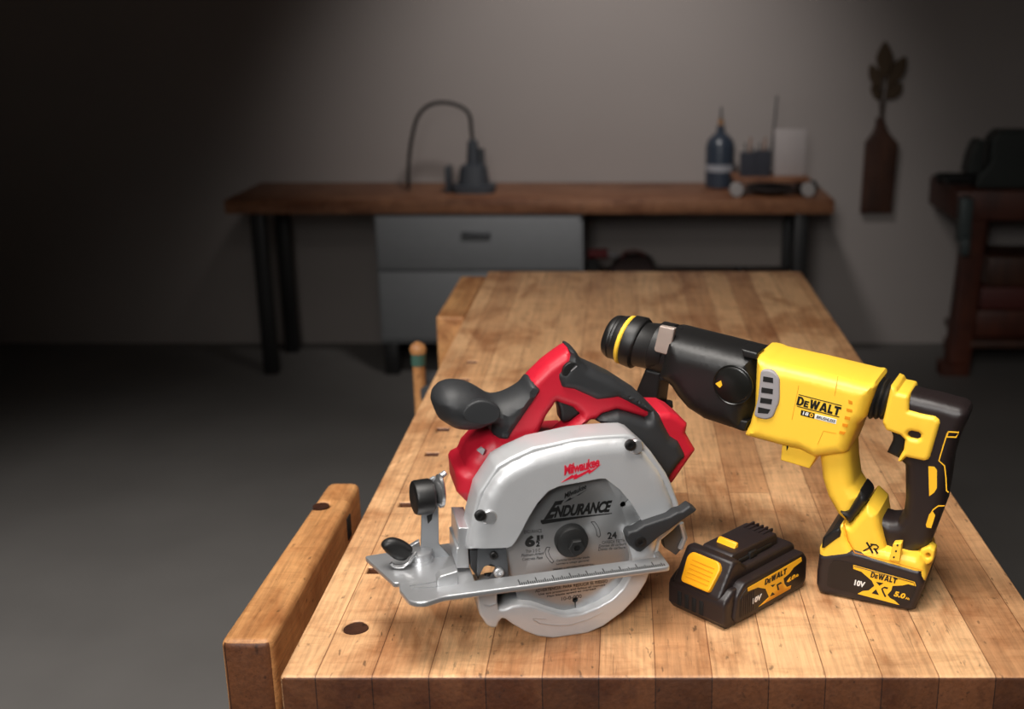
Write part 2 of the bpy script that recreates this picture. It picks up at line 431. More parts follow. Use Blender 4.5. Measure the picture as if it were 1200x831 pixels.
for px, ex in (((562.5, 603.5), (573, 606)), ((738, 521), (745, 523))):
    u, w = S.uv(*ex, -.001)
    b = NB(); lathe(b, [(0, .0075), (.0045, .0075), (.0055, .0065)], (u, .002, w), (0, -1, 0), 22); link('bolt_boss', b, slv2, gs)
    bolt(px, -.003, .0056, gs, h=.0035)
# lower guard
low = [(559, 698), (560, 710), (562, 720), (570, 732), (577, 736), (582.7, 734.6), (584.5, 728.6), (588, 724.4), (592, 725), (600, 731), (614.6, 739.4), (630, 745.4), (648, 748.5), (664, 748.3), (688, 742), (707, 733.4), (730, 716.6), (746, 699.7), (757, 681.7), (762, 668), (764, 655),
       (744, 655), (740, 668), (736, 677.5), (729, 689), (717, 701), (700, 710.6), (682, 717.8), (664, 720.8), (655.5, 719.6), (640, 714.8), (624, 709.4), (612, 708), (600, 709.6), (591.8, 713), (584.5, 714), (583, 708), (582, 690), (560, 690)]
lowuv = [(u, max(w, .0)) for u, w in S.poly(low, .002)]
b = NB(); slab(b, lowuv, .0, .036, .0028, .0028); lg = link('lower_guard', b, slv, saw)
decal(S, [stroke([(567, 709), (574, 711), (583, 707)], 1.2)], -.0002, slv2, lg, 'crease_line')
decal(S, [stroke([(625, 727), (633, 731), (650, 733.5), (668, 733), (690, 726), (705, 718)], 1.0), stroke([(633, 731), (624, 725), (640, 726)], .9)], -.0002, slv2, lg, 'arrow_mark')
b = NB(); slab(b, S.poly([(573, 688), (581, 712), (600, 727), (630, 740), (664, 743), (700, 731), (735, 704), (756, 676), (758, 664), (700, 672)], .002), .029, .033, .0006); link('gap_shade_plate', b, blk2, lg)  # added dark plate standing in for the shade in the gap beside the blade
# blade
bc = S.uv(673, 637, .013); R = .0815
out = []
for i in range(24):
    a0 = 2*PI*i/24
    for da, rr in ((0, R), (.02, R*.985), (.06, R*.93), (.11, R*.925), (.17, R*.955), (.235, R*.985)):
        out.append((bc[0]+rr*math.cos(a0+da), bc[1]+rr*math.sin(a0+da)))
holes = []
for ang in (-1.57, .63, 2.2, -2.6):
    c, s = math.cos(ang), math.sin(ang); k = [(-.003, 0), (-.0021, .0021), (0, .003), (.0022, .0021), (.0028, .0006), (.0085, .0005), (.0085, -.0005), (.0028, -.0006), (.0022, -.0021), (0, -.003), (-.0021, -.0021)]
    holes.append([(bc[0]+(R*.765+x)*c-y*s, bc[1]+(R*.765+x)*s+y*c) for x, y in k])
b = NB(); slab(b, out, .012, .0138, .0003, .0003, holes); sb = link('saw_blade', b, bld, saw)
BD = .012
hb = S.uv(672, 638, -.002)
b = NB(); lathe(b, [(0, .0165), (.009, .0165), (.0115, .015), (.0125, .011)], (hb[0], BD, hb[1]), (0, -1, 0), 36); hub = link('arbor_flange', b, mat('hub_black', (20, 20, 20), .6), saw)
b = NB(); loft(b, [((hb[0]+.003, -.0005-h, hb[1]-.003), Vector((r, 0, 0)), Vector((0, 0, r)), 2) for h, r in ((0, .0085), (.004, .0085), (.005, .0075), (.005, .0035), (.002, .0033))], 6); link('arbor_bolt', b, mat('hub_black', (20, 20, 20), .6), hub)
def st_text(s, A, B, T, m=ink, bold=.01, shear=0., d=BD, parent=sb, sp=1.): return lettering(S, s, A, B, T, d, m, parent, bold, shear, sp=sp)
# guard logo
st_text('Milwaukee', (661, 557.5), (703, 546.5), (659.5, 546), inkred, .035, .25, -.002-.0001, gs, .93)
decal(S, [[(657.5, 565.5), (671, 556), (672, 557.5), (676, 554.5), (676.5, 557), (687, 552), (691, 549.5), (692.5, 551.5), (704.5, 544), (694, 553), (690, 555.5), (689.5, 553.5), (674.5, 561.5), (671.5, 562), (673, 559.5)]], -.0021, inkred, gs, 'lightning_mark')
# blade print
st_text('Milwaukee', (661.5, 584.5), (687.5, 572.5), (660.5, 578.5), ink, .02, .3, sp=.93)
decal(S, [[(661, 589), (668, 583), (670, 584), (688, 573.5), (678, 580.5), (675, 581), (668, 586)]], BD, ink, sb, 'lightning_mark')
st_text('E', (637, 609), (654, 606.5), (643.5, 588.5), ink, .05, .45)
st_text('NDURANCE', (649, 607), (714.5, 600), (652, 593), ink, .045, .12, sp=.95)
decal(S, [[(633.5, 609.5), (717, 601.2), (717, 602), (680, 607), (635.5, 614.5), (633.5, 612)]], BD, ink, sb, 'underline_mark')
st_text('ENDURANCE', (614.5, 625.5), (635, 624), (614, 621.5), inkg, .0)
st_text('6', (615, 641.5), (627, 640.5), (615, 628), ink, .06)
st_text('1', (629, 633), (632.5, 632.8), (629, 627.5), ink, .04); st_text('2', (628, 640.8), (632.5, 640.4), (628, 634.5), ink, .04)
decal(S, [stroke([(628, 634), (633, 633.5)], .8)], BD, ink, sb, 'fraction_bar')
st_text('"', (633.5, 632), (636.5, 631.5), (633.5, 627.5), ink, .03)
st_text('Thin 2 0 C', (616, 648), (633, 646.5), (616, 644.5), inkg, .0)
st_text('Platinum-Attack', (611, 652.8), (637.5, 650), (611, 649.3), inkg, .0, .2)
st_text('Concrete Plate', (612, 657.3), (636, 655), (612, 653.8), inkg, .0, .2)
st_text('24', (712, 632), (723, 631), (711.5, 624), ink, .03)
st_text('CARBIDE TEETH', (705.5, 637.6), (732, 635.2), (705.5, 634), inkg, 0)
st_text('Dientes de carburo', (701.5, 641.8), (734, 638.8), (701.5, 638.4), inkg, 0, .2)
st_text('Dents de carbure', (701, 645.6), (733, 642.8), (701, 642.2), inkg, 0, .2)
def arrow(pts, tip, w):
    c = catmull(pts, 4)[:4*(len(pts)-1)+1]; o = stroke(c, w); o2 = stroke(c, w-1.4)
    return o
for pts in ([(694.5, 611.5), (698, 616), (700.5, 621), (701.5, 627)], [(642.5, 641.5), (640.5, 646.5), (642.5, 652.5), (646.5, 657.5)]):
    decal(S, [stroke([(x-2, y) for x, y in pts], .6), stroke([(x+2, y-.3) for x, y in pts], .6), stroke([(pts[0][0]-2, pts[0][1]), (pts[0][0]+2, pts[0][1])], .6), stroke([(pts[-1][0]-2.5, pts[-1][1]), (pts[-1][0]+.5, pts[-1][1]+2.5), (pts[-1][0]+2.5, pts[-1][1])], .7)], BD, ink, sb, 'rotation_arrow')
for s, A, B, h in (('Carbide tip circular blade', (652, 659), (691, 654.5), 3), ('Lames a usage general', (652, 662.8), (690, 658.4), 3), ('WARNING: ALWAYS WEAR EYE PROTECTION', (648, 669.5), (696, 663.5), 3.2),
                   ('Use only with saws rated for this speed', (634, 674.2), (708, 665.6), 2.6)):
    st_text(s, A, B, (A[0], A[1]-h), ink if h > 3.1 else inkg, .0)
for s, A, B, h in (('ADVERTENCIA: PARA REDUCIR EL RIESGO', (627, 694.5), (712, 682.5), 3.6), ('Use eye protection and follow all manuals', (631, 698.5), (709, 687), 3.0), ('Max blade speed as marked', (641, 700.8), (698, 691.5), 2.8), ('10-0-000', (658, 704), (681.5, 700.6), 4.2)):
    st_text(s, A, B, (A[0], A[1]-h), ink, .0)
# shoe (base plate)
zs_b = S.uv(640, 689.5, -.028)[1]; zs = zs_b+.006
def SH(x, y): return S.hz(x, y, zs)
fr_l, fr_r = SH(520, 696), SH(786, 664)
dF = -.028
sh = [SH(427, 651.5), SH(461, 683), (SH(461, 683)[0]+.006, SH(461, 683)[1]-.001), SH(467.5, 690), SH(479, 704), SH(489, 706.0), SH(500, 705.6), (fr_l[0], dF), (fr_r[0], dF), (fr_r[0], .105), SH(427, 651.5)][:-1]
uL = S.uv(556, 690, 0)[0]; uR = S.uv(769, 660, 0)[0]
sh[-1] = (fr_r[0], max(.1, SH(427, 651.5)[1])); 
slot = [(uL, -.0045), (uR, -.0045), (uR, .042), (uL, .042)]
b = NB(); flat(b, round_poly(sh, .004), zs, zs-.0055, .0012, [slot]); shoe = link('shoe_plate', b, slv2, saw)
b = NB()
for i in range(70):
    u = S.uv(608, 670, -.02)[0]+i*(fr_r[0]-S.uv(608, 670, -.02)[0]-.003)/70
    l = .009 if i % 8 == 0 else (.006 if i % 4 == 0 else .004)
    box(b, (u-.0005, -.0262, zs), (u+.0005, -.0262+l*1.25, zs+.0003), 0)
link('ruler_marks', b, ink, shoe)
b = NB(); u0, d0_ = SH(480, 687); u1, d1_ = SH(512, 682); 
tube(b, [(u0, d0_, zs), (u1, d1_, zs)], .0005, 6); u0, d0_ = SH(483, 690); u1, d1_ = SH(512, 688); tube(b, [(u0, d0_, zs), (u1, d1_, zs)], .0005, 6); link('gauge_line', b, dgry, shoe)
# front standing plate (depth/bevel bracket)
dp = .055
plate = [(494, 601), (497, 575), (503, 562), (510, 558), (514, 565), (514, 601), (514.5, 638), (535, 660), (537, 672), (517, 673), (509, 668), (493, 655)]
b = NB(); slab(b, round_poly(S.poly(plate, dp), .003), dp, dp+.004, .001); bp_ = link('bevel_bracket', b, mat('shadow_toned_steel', (150, 152, 155), .45, .5), saw)  # steel grey lowered to stand in for contact shadow around the bracket
decal(S, [[(500, 604.5), (507, 602), (506, 609), (501.5, 614)]], dp, ink, bp_, 'scale_mark')
b = NB(); u, w = S.uv(523, 663.5, dp); lathe(b, [(0, .0035), (.002, .0032), (.003, .0015)], (u, dp, w), (0, -1, 0), 16); link('rivet', b, stl, bp_)
# clamp washer + lever + black knob on it (axis points left and forward)
def local(px, d): u, w = S.uv(px[0], px[1], d); return Vector((u, d, w))
kc = local((513, 576), dp-.004)
ax = Vector((-.98, -.17, .03)).normalized()
b = NB(); loft(b, [(kc+ax*s, Vector((0, 0, 1))*.0175*r, ax.cross(Vector((0, 0, 1))).normalized()*.0125*r, 2) for s, r in ((-.005, .9), (-.004, 1), (-.001, 1), (.001, .85), (.004, .55))], 28); link('clamp_washer', b, stl, bp_)
b = NB(); tube(b, [local((513, 563), dp), local((517, 557.5), dp), local((522.5, 553.5), dp)], [.0035, .0032, .0028], 10); link('lever_tab', b, slv2, bp_)
k0 = local((506.5, 580.5), dp-.006)
b = NB()
st_ = []
zz = Vector((0, 0, 1)); yy = ax.cross(zz).normalized(); zz2 = yy.cross(ax)
for s, r in ((0, .016), (.002, .0175), (.016, .0175), (.0185, .0165), (.0195, .0135), (.019, .006)): st_.append((k0+ax*s, zz2*r, yy*r, 2))
loft(b, st_, 12); link('clamp_knob', b, blk2, bp_)
# wing knob on shoe
wk = local((466, 643), .045)
b = NB(); slab(b, catmull(S.poly([(446.5, 637), (453, 631), (463, 630), (474, 634), (483.5, 642), (480, 650), (474, 655.5), (464, 655), (455, 649), (449, 643)], .045), 3), .038, .05, .006, .0059); link('wing_knob', b, blk2, shoe)
b = NB(); tube(b, [local((458, 660), .04), local((463, 664), .04), local((472, 664), .037), local((479, 659), .037), local((484, 652), .04), local((488, 648), .042)], .0019, 10); link('spring_clip', b, stl, shoe)
p = local((493, 655), .052)
b = NB(); lathe(b, [(0, .0125), (.004, .0125), (.0042, .0112), (.009, .0112), (.0092, .012), (.012, .0115), (.0135, .008)], (p.x, p.y, zs-.001), (0, 0, 1), 28); link('gauge_post', b, slv2, shoe)
b = NB(); slab(b, S.poly([(478, 640), (491, 632.5), (493, 645), (493, 660), (482, 660)], .075), .072, .078, .001); link('rear_tab', b, slv2, shoe)
# square column between shoe and guard
b = NB(); slab(b, S.poly([(537, 617.5), (552, 617.5), (548.5, 642), (550, 665), (535, 665), (534.5, 642), (537, 641)], .018), .016, .068, .0012); link('pivot_column', b, slv2, saw)
b = NB(); slab(b, S.poly([(512, 679), (516, 674.5), (536, 668.5), (537, 686), (521, 687), (521, 691.5), (512, 693)], -.006), -.008, .006, .0008); link('rip_fence_clamp', b, slv2, shoe)
# riving bracket under guard with V notch
brk = [(560, 640), (593, 640), (596, 672), (601, 690), (588, 692), (575, 690), (569, 684), (577, 672), (581, 664), (576, 661), (567, 664), (561, 676), (559, 672)]
b = NB(); slab(b, S.poly(brk, .004), .003, .006, .0006); rb = link('guard_bracket', b, dgry, saw)
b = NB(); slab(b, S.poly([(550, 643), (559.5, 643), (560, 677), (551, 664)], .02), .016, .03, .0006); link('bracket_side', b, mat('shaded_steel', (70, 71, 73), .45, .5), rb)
bolt((584, 670), .003, .005, rb, slv2); bolt((578, 650), .003, .004, rb)
# lever on guard
lv = [(733.7, 628), (736, 623), (744.5, 621), (754, 615), (784, 605), (792.7, 600), (798.7, 598.7), (808, 592), (816, 597), (815, 599), (800, 609), (784, 621), (772, 629), (750.6, 647), (745.7, 646), (737, 639)]
b = NB(); slab(b, S.poly(lv, -.012), -.014, .002, .0025); le = link('guard_lever', b, blk, saw)
bolt((750, 635), -.014, .006, le, h=.002)
b = NB(); slab(b, S.poly([(776, 629), (787, 619.7), (798, 612), (803, 632), (798, 643), (791.5, 650), (778, 641)], .036), .034, .046, .001); link('rear_guard_wall', b, dgry, gs)
b = NB(); tube(b, [local((798, 613), .033), local((802.5, 630), .033), local((797, 643), .033)], .003, 8); link('rear_guard_rim', b, slv2, gs)
# red housing
low_h = [(576.6, 510), (566, 517), (556, 526), (548, 535), (544, 545), (536, 549), (533, 553), (535, 576), (551, 592), (600, 620), (700, 620), (722, 560), (695, 530), (667, 511.5), (647, 512.5), (631, 510), (620, 505), (593, 511)]
b = NB(); slab(b, S.poly(low_h, .062), .048, .125, .016, .014); mh = link('motor_housing', b, red, saw)
c = S.uv(650, 580, .12)
b = NB(); lathe(b, [(0, .046), (.035, .046), (.043, .043), (.047, .036), (.048, .01)], (c[0], .115, c[1]), (0, 1, 0), 40); link('motor_cap', b, blk2, mh)
decal(S, [[(558.5, 527), (564, 523), (568, 526), (565, 532)]], .0485, gry, mh, 'latch_tab', lift=.003)
frame_out = [(663.5, 406), (655, 411.5), (638, 424), (620, 441.5), (600, 478), (580, 505), (585, 522), (612, 524), (648, 514), (662, 514), (690, 489), (696, 489), (703, 482), (720, 477), (755, 487), (762, 478), (730, 455), (700, 440), (668, 412)]
dhole = [(649.5, 467.5), (638, 484), (629.5, 505), (632, 510), (646, 512), (659, 500), (677, 482), (668, 474)]
b = NB(); slab(b, S.poly(frame_out, .066), .05, .09, .009, .011, [S.poly(dhole, .066)]); hf = link('handle_frame', b, red, saw)
grip_t = [(664.5, 406.4), (668, 406.5), (673, 409.6), (679, 419.3), (686.3, 426), (698.3, 431.3), (718, 440.8), (747, 459.5), (760, 472), (770, 483), (774, 492), (782, 507), (791.5, 513), (800, 529.5), (788.7, 543), (778, 560), (755, 550), (724, 507), (706, 496), (694, 489), (702, 482), (720.5, 477), (732, 479), (753, 486), (755, 480), (740, 472), (720.5, 462.5), (710, 464), (696, 465.6), (669.4, 453.5), (654, 451), (649, 436), (660, 421), (666, 413)]
b = NB(); slab(b, S.poly(grip_t, .062), .044, .096, .010, .013); link('grip_overmold', b, blk, hf)
b = NB(); slab(b, catmull(S.poly([(659, 437), (661, 430), (667, 425), (674, 425), (677, 429), (673, 437), (665, 441), (660, 440)], .045), 3), .0445, .05, .001, .001); lk = link('lock_button', b, blk2, hf)
decal(S, [stroke([(669, 435), (676, 429)], 1.1)], .0443, gry, lk, 'button_mark')
b = NB(); slab(b, S.poly([(649, 464), (660, 464), (682, 479), (674, 486), (664, 492.5), (658, 493), (655.5, 490), (654, 478)], .066), .058, .08, .004); link('trigger', b, blk2, hf)
b = NB(); slab(b, S.poly([(768, 481.7), (784, 482), (794, 486.6), (804.7, 495.6), (802.5, 506), (814, 526), (787, 564.5), (765, 575), (745, 555), (760, 520)], .06), .053, .112, .007, .007); link('pack', b, red, saw)
aux = [(505.6, 467.4), (508, 460), (516.5, 451.7), (529.7, 448), (544, 449.3), (557.4, 454), (574, 463.8), (586, 463.8), (598.3, 459), (610, 451.7), (619, 442), (631, 447), (632.5, 455), (602, 500), (593, 513), (578, 509), (579, 498), (576.6, 494.4), (562, 500), (547.7, 502), (532, 500), (520, 493.5), (513, 488), (507, 474.6)]
b = NB(); slab(b, catmull(S.poly(aux, .064), 3), .036, .1, .026, .028); ah = link('front_knob_handle', b, blk, saw)
b = NB(); slab(b, catmull(S.poly([(542, 485), (548, 475), (562, 469), (577, 472), (586, 480), (584, 490), (572, 497), (556, 497), (546, 493)], .037), 3), .0355, .045, .002, .002); link('grip_pad', b, blk, ah)
# ================================================================== ROTARY HAMMER
HO = at_z(1020, 707, TOP)
H = Frame(HO, math.radians(-24))
ham = thing('rotary_hammer', 'yellow and black cordless rotary hammer with D-handle standing on its battery', 'rotary hammer', HO, H.yaw)
DC = .037
def sec(top, bot, hd, e=2., dc=DC, k=1.):
    a = Vector(H.uv(*top, dc)); b_ = Vector(H.uv(*bot, dc)); c = (a+b_)/2; v = (a-b_)/2*k
    return (Vector((c.x, dc, c.y)), Vector((v.x, 0, v.y)), Vector((0, hd*k, 0)), e)
def lerp(a, b_, t): return (a[0]+(b_[0]-a[0])*t, a[1]+(b_[1]-a[1])*t)
b = NB(); loft(b, [sec((719, 378), (710, 411), .016), sec((717.5, 376), (708.5, 410), .021, k=.9), sec((719, 372.5), (710.5, 413.5), .023), sec((722, 370.5), (714, 417), .026), sec((726, 370.5), (717, 419), .0275), sec((727.5, 371.5), (718.5, 418.5), .027), sec((729, 370.8), (719.5, 419.5), .0275), sec((731, 371.8), (721.5, 419.8), .027), sec((733, 371), (723, 420.6), .0278), sec((742, 373), (730, 423), .028)]); nose = link('chuck_nose', b, blk2, ham)
b = NB(); loft(b, [sec((738, 372), (725.5, 422), .0275), sec((739.5, 370.8), (726.5, 424.5), .0295), sec((742.5, 371.2), (729.5, 425.5), .0298), sec((743.5, 373), (730.5, 424.5), .0285)]); tag(link('chuck_ring', b, yel, nose), 'yellow ring')
b = NB(); loft(b, [sec((743, 373), (731, 424), .0285), sec((745, 370.8), (732.5, 426.5), .0305), sec((756, 373), (742.5, 430.5), .031), sec((758.5, 375.5), (744.5, 429.5), .0295), sec((759, 378.8), (745.5, 427.5), .0275), sec((774, 380), (760, 431), .0275), sec((776, 379), (763, 432.5), .028), sec((800, 385), (783, 440), .03)]); link('chuck_collar', b, blk2, ham)
gear = [(790, 384.2), (800, 386.5), (850, 399), (894.6, 410.4), (896, 432), (892, 468.7), (885, 489), (880, 501.6), (864, 496), (833, 486), (813, 473), (800.5, 458.5), (794, 448), (788, 443), (778, 441.5), (784, 410)]
b = NB(); slab(b, H.poly(gear, .034), -.004, .078, .024, .03); gc = link('gear_case', b, blk2, ham)
ye = [(894.6, 410.2), (905, 412.5), (912, 415.5), (960, 426), (1022, 441.3), (1030, 441.6), (1032, 446), (1029, 457), (1020.5, 481.5), (1012, 489), (1003, 512), (999, 522), (962, 527), (945, 518), (923, 513.5), (879.6, 502), (886, 489), (892, 468)]
b = NB(); slab(b, H.poly(ye, .030), -.005, .079, .013, .017); mb = link('motor_body', b, yel, ham)
DB = -.005
# bulged dial on the gear case
for q in ([(874, 404.5), (893, 409.5), (892.5, 418), (876, 414)], [(862, 484), (882, 489), (878, 500), (860, 494)]):
    b = NB(); slab(b, H.poly(q, .02), .004, .03, .002); link('case_lug', b, blk2, gc)
c = H.uv(858.8, 451.3, -.004)
b = NB(); lathe(b, [(0, .0222), (.0012, .0222), (.0015, .0215), (.0008, .0208), (.0008, .0198), (.0014, .019), (.0018, .018), (.002, .001)], (c[0], -.0032, c[1]), (0, -1, 0), 44); dial = link('mode_dial', b, mat('dial_plastic', (20, 20, 18), .3), ham)
decal(H, [[(838.5, 449.5), (845, 445.8), (846.5, 451.5), (843.5, 454.5)]], -.005, ylab, dial, 'pointer_mark', lift=.0006)
b = NB(); slab(b, round_poly(H.poly([(892, 432), (906, 433.5), (914, 442), (914, 470), (906, 489), (898, 491.5), (883, 488), (888.5, 468)], DB), .006), -.0075, .006, .002); vg = link('vent_grille', b, gry, ham)
for q in ([(894.6, 441), (906, 443), (906, 449), (894, 447)], [(892.6, 454), (906, 456), (905.5, 462), (892, 460)], [(891.5, 466), (905, 468), (904, 474), (890.5, 472)], [(888.5, 477), (903, 480), (900, 485), (888, 484)]):
    decal(H, [q], -.0075, gap, vg, 'vent_slot')
for q in ([(994, 468.5), (999, 470.5), (999, 474), (994.5, 473)], [(992, 478.5), (999, 480), (998.5, 483.5), (992, 482)], [(990.5, 487.5), (996.5, 489), (996, 492.5), (989.5, 491)], [(987.5, 496), (994, 497.5), (993, 501), (987, 499.5)], [(984, 505), (991, 506.5), (989, 509.5), (983, 508)]):
    decal(H, [q], DB, orn, mb, 'vent_slot')
def ht(s, A, B, T, m=ink, bold=.03, shear=0., d=DB, parent=mb, sp=1.): return lettering(H, s, A, B, T, d, m, parent, bold, shear, sp=sp)
block(H, DW, (933, 474.3), (983.5, 487.6), (935.6, 464.3), DB, ink, mb)
decal(H, [stroke([(936, 462.5), (986.5, 475.5)], .9), stroke([(934, 476), (983.5, 488.8)], .9)], DB, ink, mb, 'logo_line')
decal(H, [[(939, 480.5), (955, 484.5), (954, 490.5), (938, 486.5)]], DB, ink, mb, 'badge_panel')
decal(H, [[(955.5, 485), (980.5, 491.5), (979.5, 497), (954.5, 490.5)]], DB, white, mb, 'badge_panel')
ht('18', (940.5, 486), (947, 487.6), (941.5, 482), white, .03, d=DB-.0003); decal(H, [circ((951, 486.7), 2.3, 14)], DB-.0003, ylab, mb, 'badge_dot', lift=.0002, holes=[circ((951, 486.7), 1.2, 10)])
ht('BRUSHLESS', (956.5, 490), (978.5, 495.8), (957.2, 486.8), ink, .02, .2, d=DB-.0003)
decal(H, [stroke([(928, 492), (936, 452)], .5)], DB, orn, mb, 'seam_line')
decal(H, [stroke([(982, 441), (978, 464)], .5)], DB, orn, mb, 'seam_line')
decal(H, [stroke([(958, 521), (965, 505), (980, 508)], .5)], DB, orn, mb, 'seam_line')
# belly box and front post
b = NB(); slab(b, H.poly([(924, 508), (921.8, 531), (955.5, 540.8), (964, 525), (964, 510)], .03), .006, .068, .002); bb = link('belly_box', b, yel, ham)
b = NB(); slab(b, H.poly([(922.2, 518), (924, 517), (923, 526), (921.6, 528)], .004), .003, .07, .0005); link('belly_cap', b, gap, bb)
post = [(961, 512), (962.7, 531.8), (965.6, 557.8), (972, 578), (983.6, 599), (992, 607), (1004, 600), (1012, 578), (1008, 573.6), (1002.4, 565), (999.5, 543), (998.5, 520), (1003, 508)]
b = NB(); slab(b, H.poly(post, .024), .008, .066, .012, .014); po = link('front_post', b, yel, ham)
b = NB(); slab(b, H.poly([(998.5, 541), (1000.6, 541), (1001.6, 553), (999.5, 553)], .03), .024, .04, .0003); link('red_tab', b, red, po)
b = NB(); slab(b, round_poly(H.poly([(983.5, 599), (990, 600), (994, 599), (1007, 577), (1008, 573), (1015, 581), (1017, 587), (998, 612), (995, 613)], .006), .002), .0015, .046, .007, .007); link('post_strap', b, blk2, ham)
neck = [(988, 613), (997, 612.5), (1017.5, 588), (1030, 600), (1033, 619), (1039, 642), (1044, 660), (1000, 650), (992, 630)]
b = NB(); slab(b, H.poly(neck, .012), .002, .07, .009, .010); link('mount_neck', b, yel, ham)
foot_u = [(981, 618), (988, 613.5), (994, 632), (1002, 645), (1020, 642), (1038.4, 643), (1045, 645), (1057, 647), (1077, 652), (1083, 660), (1086, 674.5), (1083, 686), (1074, 687), (1073, 681), (1001.6, 662), (985, 657), (978, 656.5), (974, 660.5), (960.7, 655), (961, 641), (967, 630)]
b = NB(); slab(b, H.poly(foot_u, .006), -.0015, .0765, .009, .007); ft = link('battery_mount', b, yel, ham)
decal(H, [stroke([(989, 613), (994, 634), (1002, 648)], .9), ], -.0016, orn, ft, 'seam_line'); decal(H, [stroke([(1002, 648), (1040, 657), (1082, 669)], .6)], -.0016, orn, ft, 'seam_line')
b = NB(); slab(b, H.poly([(966, 628), (976, 620), (985, 616), (987, 622), (986, 627), (976, 634), (968, 640), (964, 640)], .004), -.003, .074, .003); link('mount_cap', b, blk2, ft)
b = NB(); slab(b, round_poly(H.poly([(1047.5, 635.5), (1057.5, 635), (1055, 657), (1042, 655)], -.002), .0015), -.006, .004, .001); tg = link('screw_tag', b, yel, ft)
for px in ((1051.8, 639), (1050, 646), (1047.5, 653)): decal(H, [circ(px, 1.2, 12)], -.006, gap, tg, 'screw_hole')
b = NB(); slab(b, round_poly(H.poly([(1080, 641), (1091, 637.5), (1097, 642), (1095, 654), (1089.5, 658.5), (1078, 660)], .02), .002), .012, .03, .0025, holes=[H.poly(circ((1089, 648), 2.6, 14), .02)]); link('lanyard_loop', b, yel, ft)
def hxr(A, B, T, d, m, parent):
    return None
# XR mark on mount
decal(H, [stroke([(1015.5, 635.5), (1019, 641), (1022.8, 648.5)], 2.0), stroke([(1023, 638), (1017, 643), (1011.5, 645.8)], 1.8), stroke([(1020, 637.8), (1027, 638.6), (1029.5, 641), (1027.5, 643.6), (1023.5, 643.2)], 1.7), stroke([(1025, 643.2), (1028.5, 648.8)], 1.9)], -.0016, ink, ft, 'maker_mark')
# bellows and rear handle
def ring2(t): return (lerp((1031, 443.6), (1049, 447), t), lerp((1019, 488), (1039, 489), t))
b = NB(); s_ = []
for i in range(19):
    t = i/18; tp, bt = ring2(t); k = .9+.1*abs(math.sin(t*3*PI)); s_.append(sec(tp, bt, .026, 2.6, k=k))
loft(b, s_); link('bellows', b, blk2, ham)
ry = [(1048, 446.5), (1053.5, 449), (1055.7, 453.7), (1069, 456.8), (1080, 462), (1110, 474), (1105, 492), (1092.7, 531), (1086, 533.7), (1065.8, 529.5), (1059, 535.6), (1055.5, 533.8), (1062.4, 521), (1064, 509.3), (1059, 504), (1042, 498), (1038, 489)]
hy_ = [(1048, 446.5), (1053.5, 449), (1055.7, 453.7), (1068, 456.5), (1069.5, 460), (1069, 475), (1084, 479), (1099.5, 482), (1104, 486), (1105, 490), (1093.5, 529), (1091, 532.5), (1086, 533.7), (1065.8, 529.5), (1059, 535.6), (1055.5, 533.8), (1062.4, 521), (1064, 509.3), (1059, 504), (1042, 498), (1038, 489)]
hb_ = [(1060, 456), (1069, 456.8), (1100, 464), (1129.8, 472), (1136, 476), (1138, 481), (1136.5, 487.4), (1124.7, 512.6), (1118, 534.5), (1114, 563), (1110, 586.6), (1093.6, 630), (1090, 637), (1081, 639), (1077, 651), (1057, 647), (1038.5, 643), (1034, 621), (1031, 600.5), (1045, 604.5), (1055, 604), (1061, 597), (1063.3, 580), (1063, 540), (1057, 534), (1062, 520), (1064, 509), (1055, 500)]
b = NB(); slab(b, H.poly(hb_, .034), .014, .06, .012, .012); rh = link('rear_handle', b, brn, ham)
b = NB(); slab(b, H.poly(hy_, .030), .010, .064, .005, .005, [H.poly([(1067.5, 502), (1069, 500), (1072, 499), (1080, 500.5), (1082.5, 503), (1082, 506.5), (1079, 508), (1071, 506.5), (1068, 504.8)], .03)]); hc = link('handle_cover', b, yel, ham)
b = NB(); slab(b, H.poly([(1065, 497), (1085, 497), (1085, 510), (1065, 510)], .03), .02, .03, .0005); link('slide_switch', b, gap, hc)
b = NB(); slab(b, H.poly([(1046.5, 502), (1048.5, 508), (1048, 513), (1041.5, 526.5), (1056, 533.5), (1062.5, 521), (1065, 510), (1062, 500)], .034), .022, .052, .004); link('trigger', b, blk2, ham)
HD = .0139
decal(H, [stroke([(1110, 508), (1105, 524), (1100.3, 540), (1107, 546), (1108.6, 560), (1109.2, 575), (1111.5, 577)], 1.4), stroke([(1111, 506), (1123.5, 506.8), (1120.5, 512.4), (1110, 512), (1111, 506)], 1.6)], HD, ylab, rh, 'accent_line')
decal(H, [[(1088, 546.4), (1095, 547), (1098, 551), (1098, 572), (1095, 577), (1089, 581.6)]], HD, ylab, rh, 'accent_panel')
decal(H, [[(1093.5, 599.6), (1096, 604), (1091.3, 619), (1086, 618), (1085, 615), (1089, 602.5)], stroke([(1090.5, 602), (1094, 597), (1099.5, 593), (1107, 592.8)], 1.4)], HD, ylab, rh, 'accent_panel')
